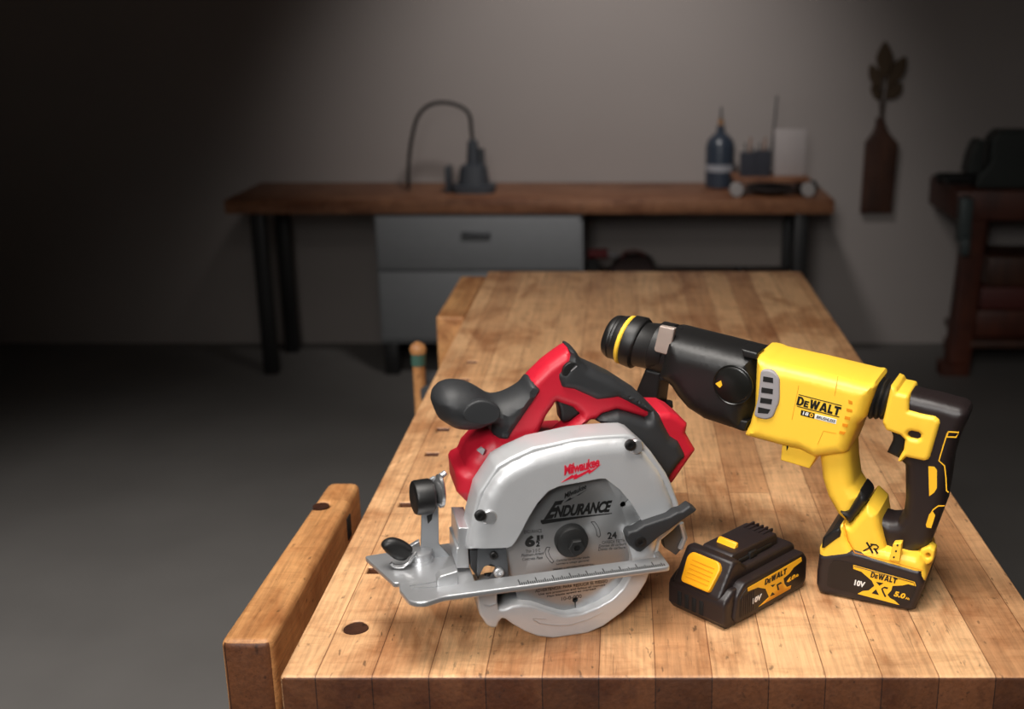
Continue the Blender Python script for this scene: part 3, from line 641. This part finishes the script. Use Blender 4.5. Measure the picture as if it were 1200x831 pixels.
# side handle with its clamp
b = NB(); loft(b, [sec((776, 378.5), (762.5, 431.5), .0292), sec((777, 377.5), (763.5, 432.2), .0305), sec((791.5, 381), (779, 434.5), .0308), sec((792.5, 382.5), (780.5, 434), .0295)]); cl = link('clamp_band', b, blk2, ham)
b = NB(); slab(b, round_poly(H.poly([(774.4, 381), (792, 384.5), (787, 408.5), (782.3, 415), (769.5, 411.5), (767.8, 408.5)], .008), .0015), .004, .012, .0015); tag(link('band_plate', b, beige, cl), 'beige metal band plate')
b = NB(); slab(b, H.poly([(762, 428), (781, 432), (778.5, 447), (775, 474), (765, 486), (749, 484), (748, 462)], .034), .018, .054, .004); sh_ = link('side_handle', b, blk2, ham)
b = NB(); loft(b, [sec((748, 476), (786.5, 474), .023, 2), sec((748, 481), (787, 479), .024, 2)]); link('side_handle_flange', b, blk2, sh_)
cx_ = H.uv(766, 480, DC)
b = NB(); lathe(b, [(0, .015), (.01, .0165), (.03, .0175), (.05, .0165), (.06, .015), (.065, .008)], (cx_[0], DC, cx_[1]), (0.0, .0, -1), 24); link('side_grip', b, blk, sh_)
# battery of the hammer
bt = [(959.5, 650), (957, 670), (956.5, 684), (960, 689.5), (968, 693), (983, 697), (1048, 713.5), (1064, 716.6), (1072, 712.5), (1078, 700), (1083.5, 684), (1080, 668), (1000, 645)]
bu = [(u, w) for u, w in H.poly(bt, .0)]
mn = min(w for u, w in bu)
lo = {4: 0, 5: 0, 6: 0, 7: 0, 3: .0015, 8: .003}
bu = [(u, lo.get(i, max(w, .004))) for i, (u, w) in enumerate(bu)]
b = NB(); slab(b, bu, -.003, .076, .006, .006); hbx = link('battery', b, brn, ham)
L0 = -.0031
pan = [(971, 664), (976, 657), (984, 656.5), (1001, 661), (1072, 681), (1074, 688), (1068, 706), (1061, 710.5), (985, 691.5), (969, 686)]
decal(H, [pan], L0, mat('label_black', (22, 16, 15), .45), hbx, 'label_panel', lift=.0004)
L1 = L0-.0004
lab = [(1000, 662), (1072, 682), (1073.5, 687), (1064, 684.5), (1058, 686), (1046, 686.5), (1044.5, 692), (1040, 697), (1043, 701), (1048, 703.5), (1054, 709), (1005, 696), (1011, 692.6), (1018, 692), (1024.7, 686.6), (1021.7, 680.5), (1014, 674), (1009.6, 670), (1000, 666.7)]
decal(H, [lab], L1, ylab, hbx, 'label_artwork')
L2 = L1-.0003
decal(H, [stroke([(1001, 663.5), (1071, 683), (1072.5, 689), (1069, 701)], .7)], L2, ink, hbx, 'label_line')
block(H, DW, (1019.8, 676.4), (1050.3, 684.2), (1021.4, 670.2), L2, ink, hbx)
decal(H, [[(1026.5, 681.8), (1035.5, 683.4), (1030.5, 686.4)], [(1021.5, 695.3), (1026.5, 690.6), (1030, 697.3)], stroke([(1040.5, 689.6), (1036.5, 688.4), (1033.6, 690), (1035, 694), (1037.8, 699.5)], 2.0)], L2, ink, hbx, 'label_artwork')
ht('10V', (1000.8, 685.8), (1013.6, 688.9), (1001.5, 679.2), white, .04, .1, d=L1, parent=hbx)
ht('5.0', (1047, 698.5), (1060, 702), (1048.8, 692.5), ylab, .04, .1, d=L1, parent=hbx); ht('Ah', (1060.8, 702), (1065.5, 703.2), (1061.4, 699.4), ylab, .02, d=L1, parent=hbx)
# ================================================================== LOOSE BATTERY
BO = at_z(848.5, 741.5, TOP)
B_ = Frame(BO, math.radians(46))
bat = thing('battery_pack', 'loose dark battery pack with amber release button lying between the saw and the hammer', 'battery', BO, B_.yaw)
LEN, WID = .137, .078
prof = [(.006, 0), (LEN-.006, 0), (LEN, .008), (LEN, .034), (LEN-.006, .041), (.014, .041), (.002, .033), (0, .028), (0, .008)]
b = NB(); pillow(b, prof, -(.004), -(WID-.004), .005, .004, .004, (), UP); low_b = link('lower_case', b, brn, bat)
# upper case: sloped front carrying the button
prof = [(.003, .026), (LEN-.006, .036), (LEN-.006, .05), (LEN-.013, .055), (.046, .055), (.038, .062), (.032, .067), (.0225, .067), (.0005, .033)]
b = NB(); pillow(b, prof, -(.012), -(WID-.010), .004, .004, .004, (), UP); up_b = link('upper_case', b, brn, bat)
# rail block
prof = [(.03, .052), (LEN-.028, .052), (LEN-.024, .056), (LEN-.026, .066), (LEN-.03, .068), (.036, .068), (.03, .064)]
b = NB(); pillow(b, prof, -(.021), -(WID-.021), .0025, .0025, .0025, (), UP); rl = link('rail_block', b, brn, bat)
b = NB()
for i in range(5): box(b, (LEN-.042, .026+i*.0062, .066), (LEN-.0238, .0285+i*.0062, .0695), .0004)
link('terminal_ribs', b, brn, rl)
b = NB(); box(b, (.044, .017, .055), (.1, .0225, .060), .0012); box(b, (.06, .0155, .052), (.072, .0225, .0625), .0012); link('rail_lip', b, blk2, rl)
# latch
b = NB(); pillow(b, [(.046, .0665), (.054, .0665), (.054, .0725), (.051, .073)], -.0275, -(WID-.0275), .0008, .0008, .0008, (), UP); tag(link('latch_tongue', b, yel2, rl), 'amber latch tongue')
# release button on slope : plane from (.003,.031) to (.029,.057)
s0 = Vector((.0005, 0, .033)); s1 = Vector((.0225, 0, .067)); e1 = (s1-s0); e1n = e1.normalized(); nn = Vector((-e1n.z, 0, e1n.x))
b = NB()
def slope(x, y, z): return tuple(s0+e1n*y+Vector((0, x, 0))+nn*z)
pillow(b, round_poly([(.021, .003), (WID-.019, .003), (WID-.0155, .03), (WID-.02, .036), (.023, .036), (.0175, .03)], .004), .003, -.004, .002, .0015, 0, (), slope)
bn = tag(link('release_button', b, yel2, bat), 'amber release button')
b = NB()
for i in range(5): box(b, (0, 0, 0), (.03, .0006, .0004), 0)
for k, f in enumerate(range(5)):
    for v in list(b.verts)[k*8:(k+1)*8]: v.co = Vector(slope(.024+v.co.x, .009+k*.0046+v.co.y, .0048+v.co.z))
link('grip_ridges', b, orn, bn)
b = NB()
for y0_, y1_ in ((.016, .020), (WID-.013, WID-.009)): pass
b.free()
# front vents
for i in range(4):
    b = NB(); box(b, (-.0006, .028+i*.010, .008), (.002, .0335+i*.010, .024), .0004); link('vent_slot', b, gap, low_b)
# side shield panel and label on face d=0
def bp(x, y): return B_.uv(x, y, -.001)
pane = [(.018, .004), (LEN-.006, .003), (LEN+.001, .010), (LEN+.001, .036), (LEN-.007, .046), (.028, .046), (.016, .036), (.012, .010)]
b = NB(); pillow(b, round_poly(pane, .004), .0005, -.012, .003, .003, 0, (), UP); sp_ = link('side_panel', b, brn, bat)
b = NB(); pillow(b, round_poly([(.02, .009), (LEN-.009, .008), (LEN-.005, .013), (LEN-.005, .034), (LEN-.011, .040), (.030, .040), (.020, .032)], .003), .0037, .003, .0006, .0004, 0, (), UP); link('label_panel', b, mat('label_black', (22, 16, 15), .45), sp_)
b = NB()
for i in range(7): box(b, (.022+i*.0033, -.0048, .011), (.0235+i*.0033, -.003, .033), .0003)
link('grip_ribs', b, brn, sp_)
BL = -.0042
lab2 = [(876, 689), (938.8, 653), (939.6, 657.5), (930, 665), (925, 672), (918, 678), (919, 684), (922, 688), (927, 686), (926, 690), (889, 711), (901, 699.5), (897, 690), (888, 688.5), (876.5, 693)]
decal(B_, [lab2], BL, ylab, sp_, 'label_artwork')
BL2 = BL-.0003
def btx(s, A, Bq, T, m=ink, bold=.04, shear=0., d=BL2, sp=1.): return lettering(B_, s, A, Bq, T, d, m, sp_, bold, shear, sp=sp)
block(B_, DW, (896, 686), (921.3, 672.3), (896.8, 679), BL2, ink, sp_)
decal(B_, [[(903, 686), (908.5, 684.5), (905.5, 688)], [(902.5, 699), (905, 694), (908, 696.5)], stroke([(915.5, 682.8), (910.8, 685.6), (912.2, 691.5)], 1.9)], BL2, ink, sp_, 'label_artwork')
btx('10V', (881.8, 708), (892.3, 702), (882, 701.5), white, .04, .1, BL)
btx('4.0', (921.5, 683.8), (931, 677.8), (922.5, 678.5), ylab, .04, .1, BL); btx('Ah', (932, 677.2), (935.5, 675), (932.2, 674.2), ylab, .02, 0, BL)
# ================================================================== BACK BENCH AND WHAT STANDS ON IT
BT = .75; YB0, YB1 = 4.69, 5.19
wb = thing('wall_bench', 'long wooden wall bench with black legs along the back wall', 'bench', (0, 0, 0))
bx0, bx1 = -1.62, .86
b = NB(); box(b, (bx0, YB0, BT-.058), (bx1, YB1, BT), .004); link('bench_top', b, M_backtop, wb)
for x in (.734, bx0+.12):
    for y in (YB0+.05, YB1-.12):
        b = NB(); box(b, (x-.028, y-.03, 0), (x+.028, y+.03, BT-.058), .003); link('leg', b, blk2, wb)
b = NB(); box(b, (-.15, YB0+.1, .36), (bx1-.12, YB1-.1, .39), .003); link('low_shelf', b, M_darkwood, wb)
cab = thing('drawer_cabinet', 'grey drawer cabinet under the left part of the wall bench', 'cabinet', (-.6, YB0+.25, 0))
gcab = mat('grey_cabinet_paint', (122, 124, 126), .6)
b = NB(); box(b, (-.42, -.23, .14), (.435, .2, BT-.06), .004); link('body', b, gcab, cab)
dw = []
for z0, z1 in ((.46, .68), (.16, .45)):
    b = NB(); box(b, (-.41, -.248, z0), (.425, -.231, z1), .004); d = link('drawer', b, gcab, cab)
    b = NB(); box(b, (-.06, -.262, z1-.08), (.06, -.249, z1-.06), .003); link('drawer_handle', b, dgry, d)
for x in (-.38, .39):
    for y in (-.2, .17):
        b = NB(); box(b, (x-.03, y-.03, 0), (x+.03, y+.03, .14), .003); link('leg', b, blk2, cab)
def WP(x, y, Y): return at_y(x, y, Y)
sc_ = lambda Y, z: F/(Y*ct+(CAM.z-z)*st)
# blue-grey bottle
Yb = 5.06
p0 = WP(843, 221, Yb); 
bot = thing('bottle', 'dark blue-grey bottle with a pale band and corked neck standing on the wall bench', 'bottle', (p0.x, Yb, BT))
k = 1/sc_(Yb, BT)
b = NB(); lathe(b, [(0, 16*k), (.005, 17*k), (46*k, 17*k), (54*k, 15*k), (60*k, 9*k), (63*k, 5*k), (70*k, 4.5*k), (71*k, 3.5*k)], (0, 0, 0), (0, 0, 1), 28); link('body', b, mat('blue_grey_glass', (52, 60, 72), .3), bot)
b = NB(); lathe(b, [(19*k, 17.2*k), (27*k, 17.2*k)], (0, 0, 0), (0, 0, 1), 28); link('label_band', b, mat('pale_band', (150, 152, 158), .6), bot)
b = NB(); lathe(b, [(70*k, 3*k), (78*k, 3.4*k)], (0, 0, 0), (0, 0, 1), 14); link('cork', b, mat('cork', (150, 110, 72), .8), bot)
b = NB(); lathe(b, [(78*k, 1.6*k), (92*k, 1*k)], (0, 0, 0), (0, 0, 1), 10); link('spout', b, dgry, bot)
# low stand
Ys = 4.88
sL, sR = WP(852, 208, Ys).x, WP(951, 208, Ys).x
zst = WP(900, 205, Ys).z
std = thing('low_stand', 'low wooden riser with pale round feet at the right end of the wall bench', 'stand', ((sL+sR)/2, Ys, BT))
hw = (sR-sL)/2
b = NB(); box(b, (-hw+.02, -.11, zst-BT-.016), (hw-.02, .11, zst-BT), .003); link('board', b, M_backtop, std)
for sx in (-1, 1):
    b = NB(); box(b, (sx*(hw-.035)-.02, -.1, .0), (sx*(hw-.035)+.02, .1, zst-BT-.016), .003); link('side_rail', b, blk2, std)
    b = NB(); lathe(b, [(0, .026), (.006, .03), (.02, .03), (.026, .026)], (sx*(hw-.03), -.128, .0305), (0, 1, 0), 22); link('foot_cap', b, mat('pale_cap', (150, 146, 144), .6), std)
pl = WP(903, 226, Ys)
b = NB(); lathe(b, [(0, .05), (.006, .06), (.028, .1), (.032, .1), (.03, .094), (.01, .05)], ((sL+sR)/2, Ys-.02, BT), (0, 0, 1), 32); tag(link('dish', b, mat('dark_dish', (70, 66, 66), .35), None), 'dark shallow dish tucked under the low wooden riser', 'dish')
# two pots with brushes
for i, (x, hh) in enumerate(((875, 27), (892, 29))):
    p = WP(x, 204, Ys)
    pt = thing('brush_pot', ('dark square pot of brushes beside the corked bottle, left of the pair on the riser', 'dark square pot of brushes against the pale box, right of the pair on the riser')[i], 'pot', (p.x, Ys-.02, zst), 0, 'brush pots on the riser')
    k = 1/sc_(Ys, zst); w_ = 8.3*k
    b = NB(); pillow(b, [(-w_, -w_), (w_, -w_), (w_, w_), (-w_, w_)], hh*k-.002, .0, .002, .002, 0, (), FLAT)
    link('pot', b, mat('dark_blue_pot', (40, 42, 52), .5), pt)
    for j, (dx, hx_) in enumerate(((-.008, 38), (.006, 44), (.014, 34))):
        b = NB(); tube(b, [(dx, .004*j-.004, hh*k-.004), (dx*1.7, .004*j-.004, hx_*k)], .0035, 8); link('brush', b, M_backtop if j == 1 else dgry, pt)
p = WP(924, 204, Ys); k = 1/sc_(Ys, zst)
b = NB(); box(b, (p.x-18*k, Ys-.03, zst), (p.x+18*k, Ys+.03, zst+53*k), .003); tag(link('box', b, mat('pale_box_card', (168, 160, 158), .7), None), 'pale upright box standing on the low wooden riser', 'box')
rod = NB(); a = WP(902, 204, Ys+.07); c2 = WP(911, 112, Ys+.07); tube(rod, [(a.x, Ys+.075, zst), (c2.x, Ys+.075, c2.z)], [.006, .004], 10); tag(link('thin_rod', rod, dgry, None), 'thin dark rod standing upright behind the pale box', 'rod')
kb = NB(); p = WP(948, 212, Ys-.02); lathe(kb, [(0, .012), (.006, .018), (.03, .02), (.04, .016), (.05, .006)], (sR+.012, Ys+.03, BT), (0, 0, 1), 18); tag(link('black_knob', kb, blk2, None), 'small black knob-shaped weight at the right end of the riser', 'knob')
# machine with looping hose, left
Ym = 4.92
mk = thing('bench_machine', 'dark upright machine with a looping black hose on the left of the wall bench', 'machine', (WP(556, 225, Ym).x, Ym, BT))
k = 1/sc_(Ym, BT)
b = NB(); loft(b, [((0, 0, h*k), Vector((w*k, 0, 0)), Vector((0, dd*k, 0)), e) for h, w, dd, e in ((0, 25, 22, 4), (8, 25, 22, 4), (10, 18, 18, 3), (24, 16, 16, 3), (30, 15, 15, 3), (33, 8, 9, 2), (58, 6, 6, 2), (60, 4, 4, 2))]); link('body', b, mat('slate_machine', (58, 62, 68), .5), mk)
b = NB(); loft(b, [((10*k, 0, 30*k), Vector((4*k, 0, 0)), Vector((0, 5*k, 0)), 2), ((10*k, 0, 50*k), Vector((3.5*k, 0, 0)), Vector((0, 4*k, 0)), 2)]); link('side_port', b, dgry, mk)
b = NB(); box(b, (-32*k, -14*k, 0), (-26*k, 12*k, 30*k), .004); link('side_block', b, mat('slate_machine', (58, 62, 68), .5), mk)
ctrl = [(-.01, 58), (-1, 72), (-2, 86), (-8, 95), (-22, 101), (-38, 102), (-52, 97), (-62, 86), (-68, 70), (-73, 48), (-76, 25), (-77, 2.2)]
b = NB(); pts = [(x*k, 0, z*k) for x, z in ctrl]
fine = []
for i in range(len(pts)-1):
    P = [Vector(pts[max(0, min(len(pts)-1, i+j-1))]) for j in range(4)]
    for s in range(4):
        t = s/4; fine.append(.5*((2*P[1])+(P[2]-P[0])*t+(2*P[0]-5*P[1]+4*P[2]-P[3])*t*t+(3*P[1]-P[0]-3*P[2]+P[3])*t**3))
fine.append(Vector(pts[-1]))
tube(b, fine, 2.2*k, 10); link('hose', b, blk2, mk)
# things on the low shelf behind the bench
Yl = 4.93
p = WP(695, 318, Yl)
pw = thing('power_drill', 'small dark drill with a red top on the low shelf beneath the wall bench', 'drill', (p.x, Yl, .39))
b = NB(); slab(b, round_poly([(-.03, .0), (.03, .0), (.03, .05), (.015, .055), (.015, .07), (-.02, .07), (-.02, .055), (-.03, .05)], .004), -.03, .03, .005); link('base', b, blk2, pw)
b = NB(); lathe(b, [(-.035, .012), (-.03, .02), (.05, .022), (.055, .016)], (0.01, 0, .09), (1, 0, 0), 20); link('motor', b, mat('dull_red', (118, 36, 40), .6), pw)
b = NB(); lathe(b, [(0, .014), (.03, .012), (.045, .006)], (.066, 0, .088), (1, 0, -.2), 16); link('chuck', b, gry, pw)
p = WP(742, 318, Yl)
tr = thing('tool_bag', 'low dark tool bag with rounded end on the low shelf beside the red drill', 'bag', (p.x, Yl, .39))
b = NB(); slab(b, catmull([(-.09, 0), (.09, 0), (.095, .03), (.075, .07), (.03, .085), (-.05, .075), (-.09, .04)], 3), -.07, .07, .02, .02); link('bag_body', b, mat('dark_canvas', (52, 38, 36), .8), tr)
b = NB(); tube(b, [(-.05, -.03, .072), (-.04, -.03, .1), (.0, -.03, .11), (.04, -.03, .1), (.05, -.03, .072)], .006, 8); link('bag_handle', b, mat('brown_red_strap', (96, 44, 40), .7), tr)
p = WP(872, 318, Yl)
b = NB(); lathe(b, [(0, .012), (.004, .026), (.03, .028), (.038, .02), (.04, .004)], (p.x-.02, Yl-.05, .39), (0, 0, 1), 20); tag(link('tape_puck', b, blk2, None), 'small black round tin on the low shelf near the right bench leg', 'tin')
# ================================================================== BOTTLE-SHAPED WALL VASE
wv = thing('wall_vase', 'dark brown bottle-shaped wooden wall vase holding a dried leafy sprig', 'vase', (WP(1030, 248, WB).x, WB, WP(1030, 248, WB).z))
YV = WB-.02
o0 = Vector(wv.location)
def vp(x, y): p = WP(x, y, YV); return (p.x-o0.x, p.z-o0.z)
b = NB(); slab(b, [vp(*q) for q in ((1008, 249), (1044, 249), (1052, 168), (1041, 155), (1037, 148), (1035, 138), (1027, 138), (1026, 148), (1023, 155), (1014, 167))], -.042, -.002, .006); link('vase_body', b, M_darkwood, wv)
stems = []
for j, (lx, ly, tx, ty, wd) in enumerate(((1035, 105, 1037, 48, 10), (1033, 110, 1020, 75, 7), (1036, 108, 1062, 66, 9), (1035, 118, 1058, 98, 8), (1033, 120, 1024, 98, 6))):
    mid = Vector(((lx+tx)/2, (ly+ty)/2)); dv = Vector((tx-lx, ty-ly)).normalized(); nv = Vector((-dv.y, dv.x))
    tip = Vector((tx, ty)); base = tip-dv*min(44, (tip-Vector((lx, ly))).length*.85)
    m2 = (tip+base)/2
    lf = [tuple(base), tuple(m2-dv*8+nv*wd*.8), tuple(m2+dv*4+nv*wd), tuple(tip), tuple(m2+dv*4-nv*wd), tuple(m2-dv*8-nv*wd*.8)]
    b = NB(); off = -.03+.006*j
    slab(b, catmull([vp(*q) for q in lf], 3), off-.004, off+.004, .006, .0039); lo_ = link('leaf', b, mat('dried_leaf', (70, 54, 36), .8), wv)
    b = NB(); a = vp(1031, 150); c3 = vp(*base); m3 = vp(*tip)
    tube(b, [(a[0], -.022, a[1]), ((a[0]*.6+c3[0]*.4), -.022, (a[1]*.5+c3[1]*.5)), (c3[0], off, c3[1]), ((c3[0]+m3[0])/2, off, (c3[1]+m3[1])/2)], .0028, 6); link('stem', b, mat('dried_stem', (58, 42, 28), .8), wv)
# ================================================================== SIDE BENCH WITH VISE, far right
sbn = thing('side_bench', 'reddish-brown wooden vise bench standing at the far right against the back wall', 'workbench', (1.36, 4.7, 0))
zt = WP(1122, 224, 4.7).z
b = NB(); box(b, (0, -.0, zt-.12), (1.1, .45, zt), .006); link('bench_top', b, M_redwood, sbn)
for i, x in enumerate((.05, .98)):
    for y in (.04, .38):
        if y > .2: x += .12
        b = NB(); loft(b, [((x+.02-.02, y, 0), Vector((.062, 0, 0)), Vector((0, .05, 0)), 8), ((x+.02-.02, y, .05), Vector((.062, 0, 0)), Vector((0, .05, 0)), 8), ((x+.015, y, .055), Vector((.05, 0, 0)), Vector((0, .04, 0)), 8), ((x+.04, y, zt-.121), Vector((.045, 0, 0)), Vector((0, .04, 0)), 8)], 24); link('leg', b, M_redwood, sbn)
b = NB(); box(b, (.1, .0, .12), (1.0, .4, .15), .004); link('low_shelf', b, M_darkwood, sbn)
for i, (z0, z1, x0) in enumerate(((.151, .27, .13), (.2705, .37, .15), (.3705, .5, .17))):
    b = NB(); box(b, (1.36+x0, 4.76, z0), (1.36+x0+.4, 5.02, z1), .012)
    tag(link('tool_case', b, (M_redwood, mat('dark_red_case', (80, 30, 24), .6), M_darkwood)[i], None), ('brown case at the bottom of the stack under the vise bench', 'dark red case in the middle of the stack under the vise bench', 'dark brown case on top of the stack under the vise bench')[i], 'case', 'cases under the side bench')
vs = thing('bench_vise', 'dark green-grey iron vise with a protruding bar on the right-hand vise bench', 'vise', (1.47, 4.82, zt))
gv_ = mat('vise_iron', (52, 56, 54), .5, .3)
b = NB(); slab(b, round_poly([(-.02, 0), (.32, 0), (.32, .06), (.24, .1), (.24, .2), (.2, .235), (.06, .235), (.03, .2), (.03, .1), (-.02, .05)], .01), -.06, .06, .01); link('vise_body', b, gv_, vs)
b = NB(); slab(b, round_poly([(-.06, .06), (.0, .06), (.0, .2), (-.03, .19), (-.05, .13)], .008), -.055, .055, .006); link('moving_jaw', b, gv_, vs)
b = NB(); lathe(b, [(0, .02), (.005, .024), (.14, .024), (.145, .018)], (-.17, 0, .035), (1, 0, 0), 20); link('screw', b, blk2, vs)
b = NB(); lathe(b, [(0, .008), (.2, .008)], (-.155, -.12, .035), (0, 1, 0), 12); link('tommy_bar', b, blk2, vs)
cg = NB(); box(cg, (.0, -.06, zt-.2), (.05, -.001, zt-.02), .008); box(cg, (.01, -.08, zt-.25), (.045, -.03, zt-.18), .006); tag(link('clamp_head', cg, mat('teal_grey_iron', (74, 82, 82), .5, .3), sbn), 'teal-grey iron clamp head')
# ================================================================== LIGHTS
def area(name, loc, target, size, power, col=(1, 1, 1), shape='RECTANGLE', sy=None, spread=None):
    l = bpy.data.lights.new(name, 'AREA'); l.energy = power; l.color = col; l.shape = shape; l.size = size
    if sy: l.size_y = sy
    if spread: l.spread = spread
    o = bpy.data.objects.new(name, l); C.objects.link(o); o.location = loc
    o.rotation_euler = (Vector(target)-Vector(loc)).to_track_quat('-Z', 'Y').to_euler(); return o
def spot(name, loc, target, ang, power, blend=.8, col=(1, 1, 1), rad=.15):
    l = bpy.data.lights.new(name, 'SPOT'); l.energy = power; l.color = col; l.spot_size = math.radians(ang); l.spot_blend = blend; l.shadow_soft_size = rad
    o = bpy.data.objects.new(name, l); C.objects.link(o); o.location = loc
    o.rotation_euler = (Vector(target)-Vector(loc)).to_track_quat('-Z', 'Y').to_euler(); return o
area('bench_lamp', (-.22, .8, 2.45), (.05, 1.25, TOP), .9, 14.5, (1, .95, .89), sy=.6, spread=math.radians(120))
area('front_fill', (-.5, -.9, 2.2), (.1, 1.1, TOP), .8, 7, (1, .98, .95), sy=.8, spread=math.radians(70))  # added fill that brightens the tool fronts, not a fixture of the room
spot('wall_spot', (-.1, 3.45, 2.75), (-.1, 5.2, .95), 70, 125, 1.0, (1, .95, .92))
spot('floor_fill_spot', (-2.2, 1.0, 2.8), (-1.4, 1.9, 0), 76, 330, 1.0, (1, .97, .94))  # added spot that lifts the floor on the left, no fixture there
w = bpy.data.worlds.new('world'); bpy.context.scene.world = w; w.use_nodes = True
w.node_tree.nodes['Background'].inputs[0].default_value = (.8, .85, 1, 1); w.node_tree.nodes['Background'].inputs[1].default_value = .05
# ================================================================== CAMERA
cd = bpy.data.cameras.new('camera'); cam = bpy.data.objects.new('camera', cd); C.objects.link(cam)
cam.location = CAM; cam.rotation_euler = (PI/2-TH, 0, 0)
cd.sensor_fit = 'HORIZONTAL'; cd.sensor_width = 36; cd.lens = F/1200*36
cd.shift_x = -(PX-600)/1200; cd.shift_y = (PY-415.5)/1200
cd.clip_start = .05; cd.clip_end = 50
cd.dof.use_dof = True; cd.dof.focus_distance = 1.24; cd.dof.aperture_fstop = 4.2
sc = bpy.context.scene; sc.camera = cam
sc.view_settings.view_transform = 'Standard'; sc.view_settings.look = 'None'; sc.view_settings.gamma = 1
sc.view_settings.use_curve_mapping = False; sc.view_settings.exposure = 0
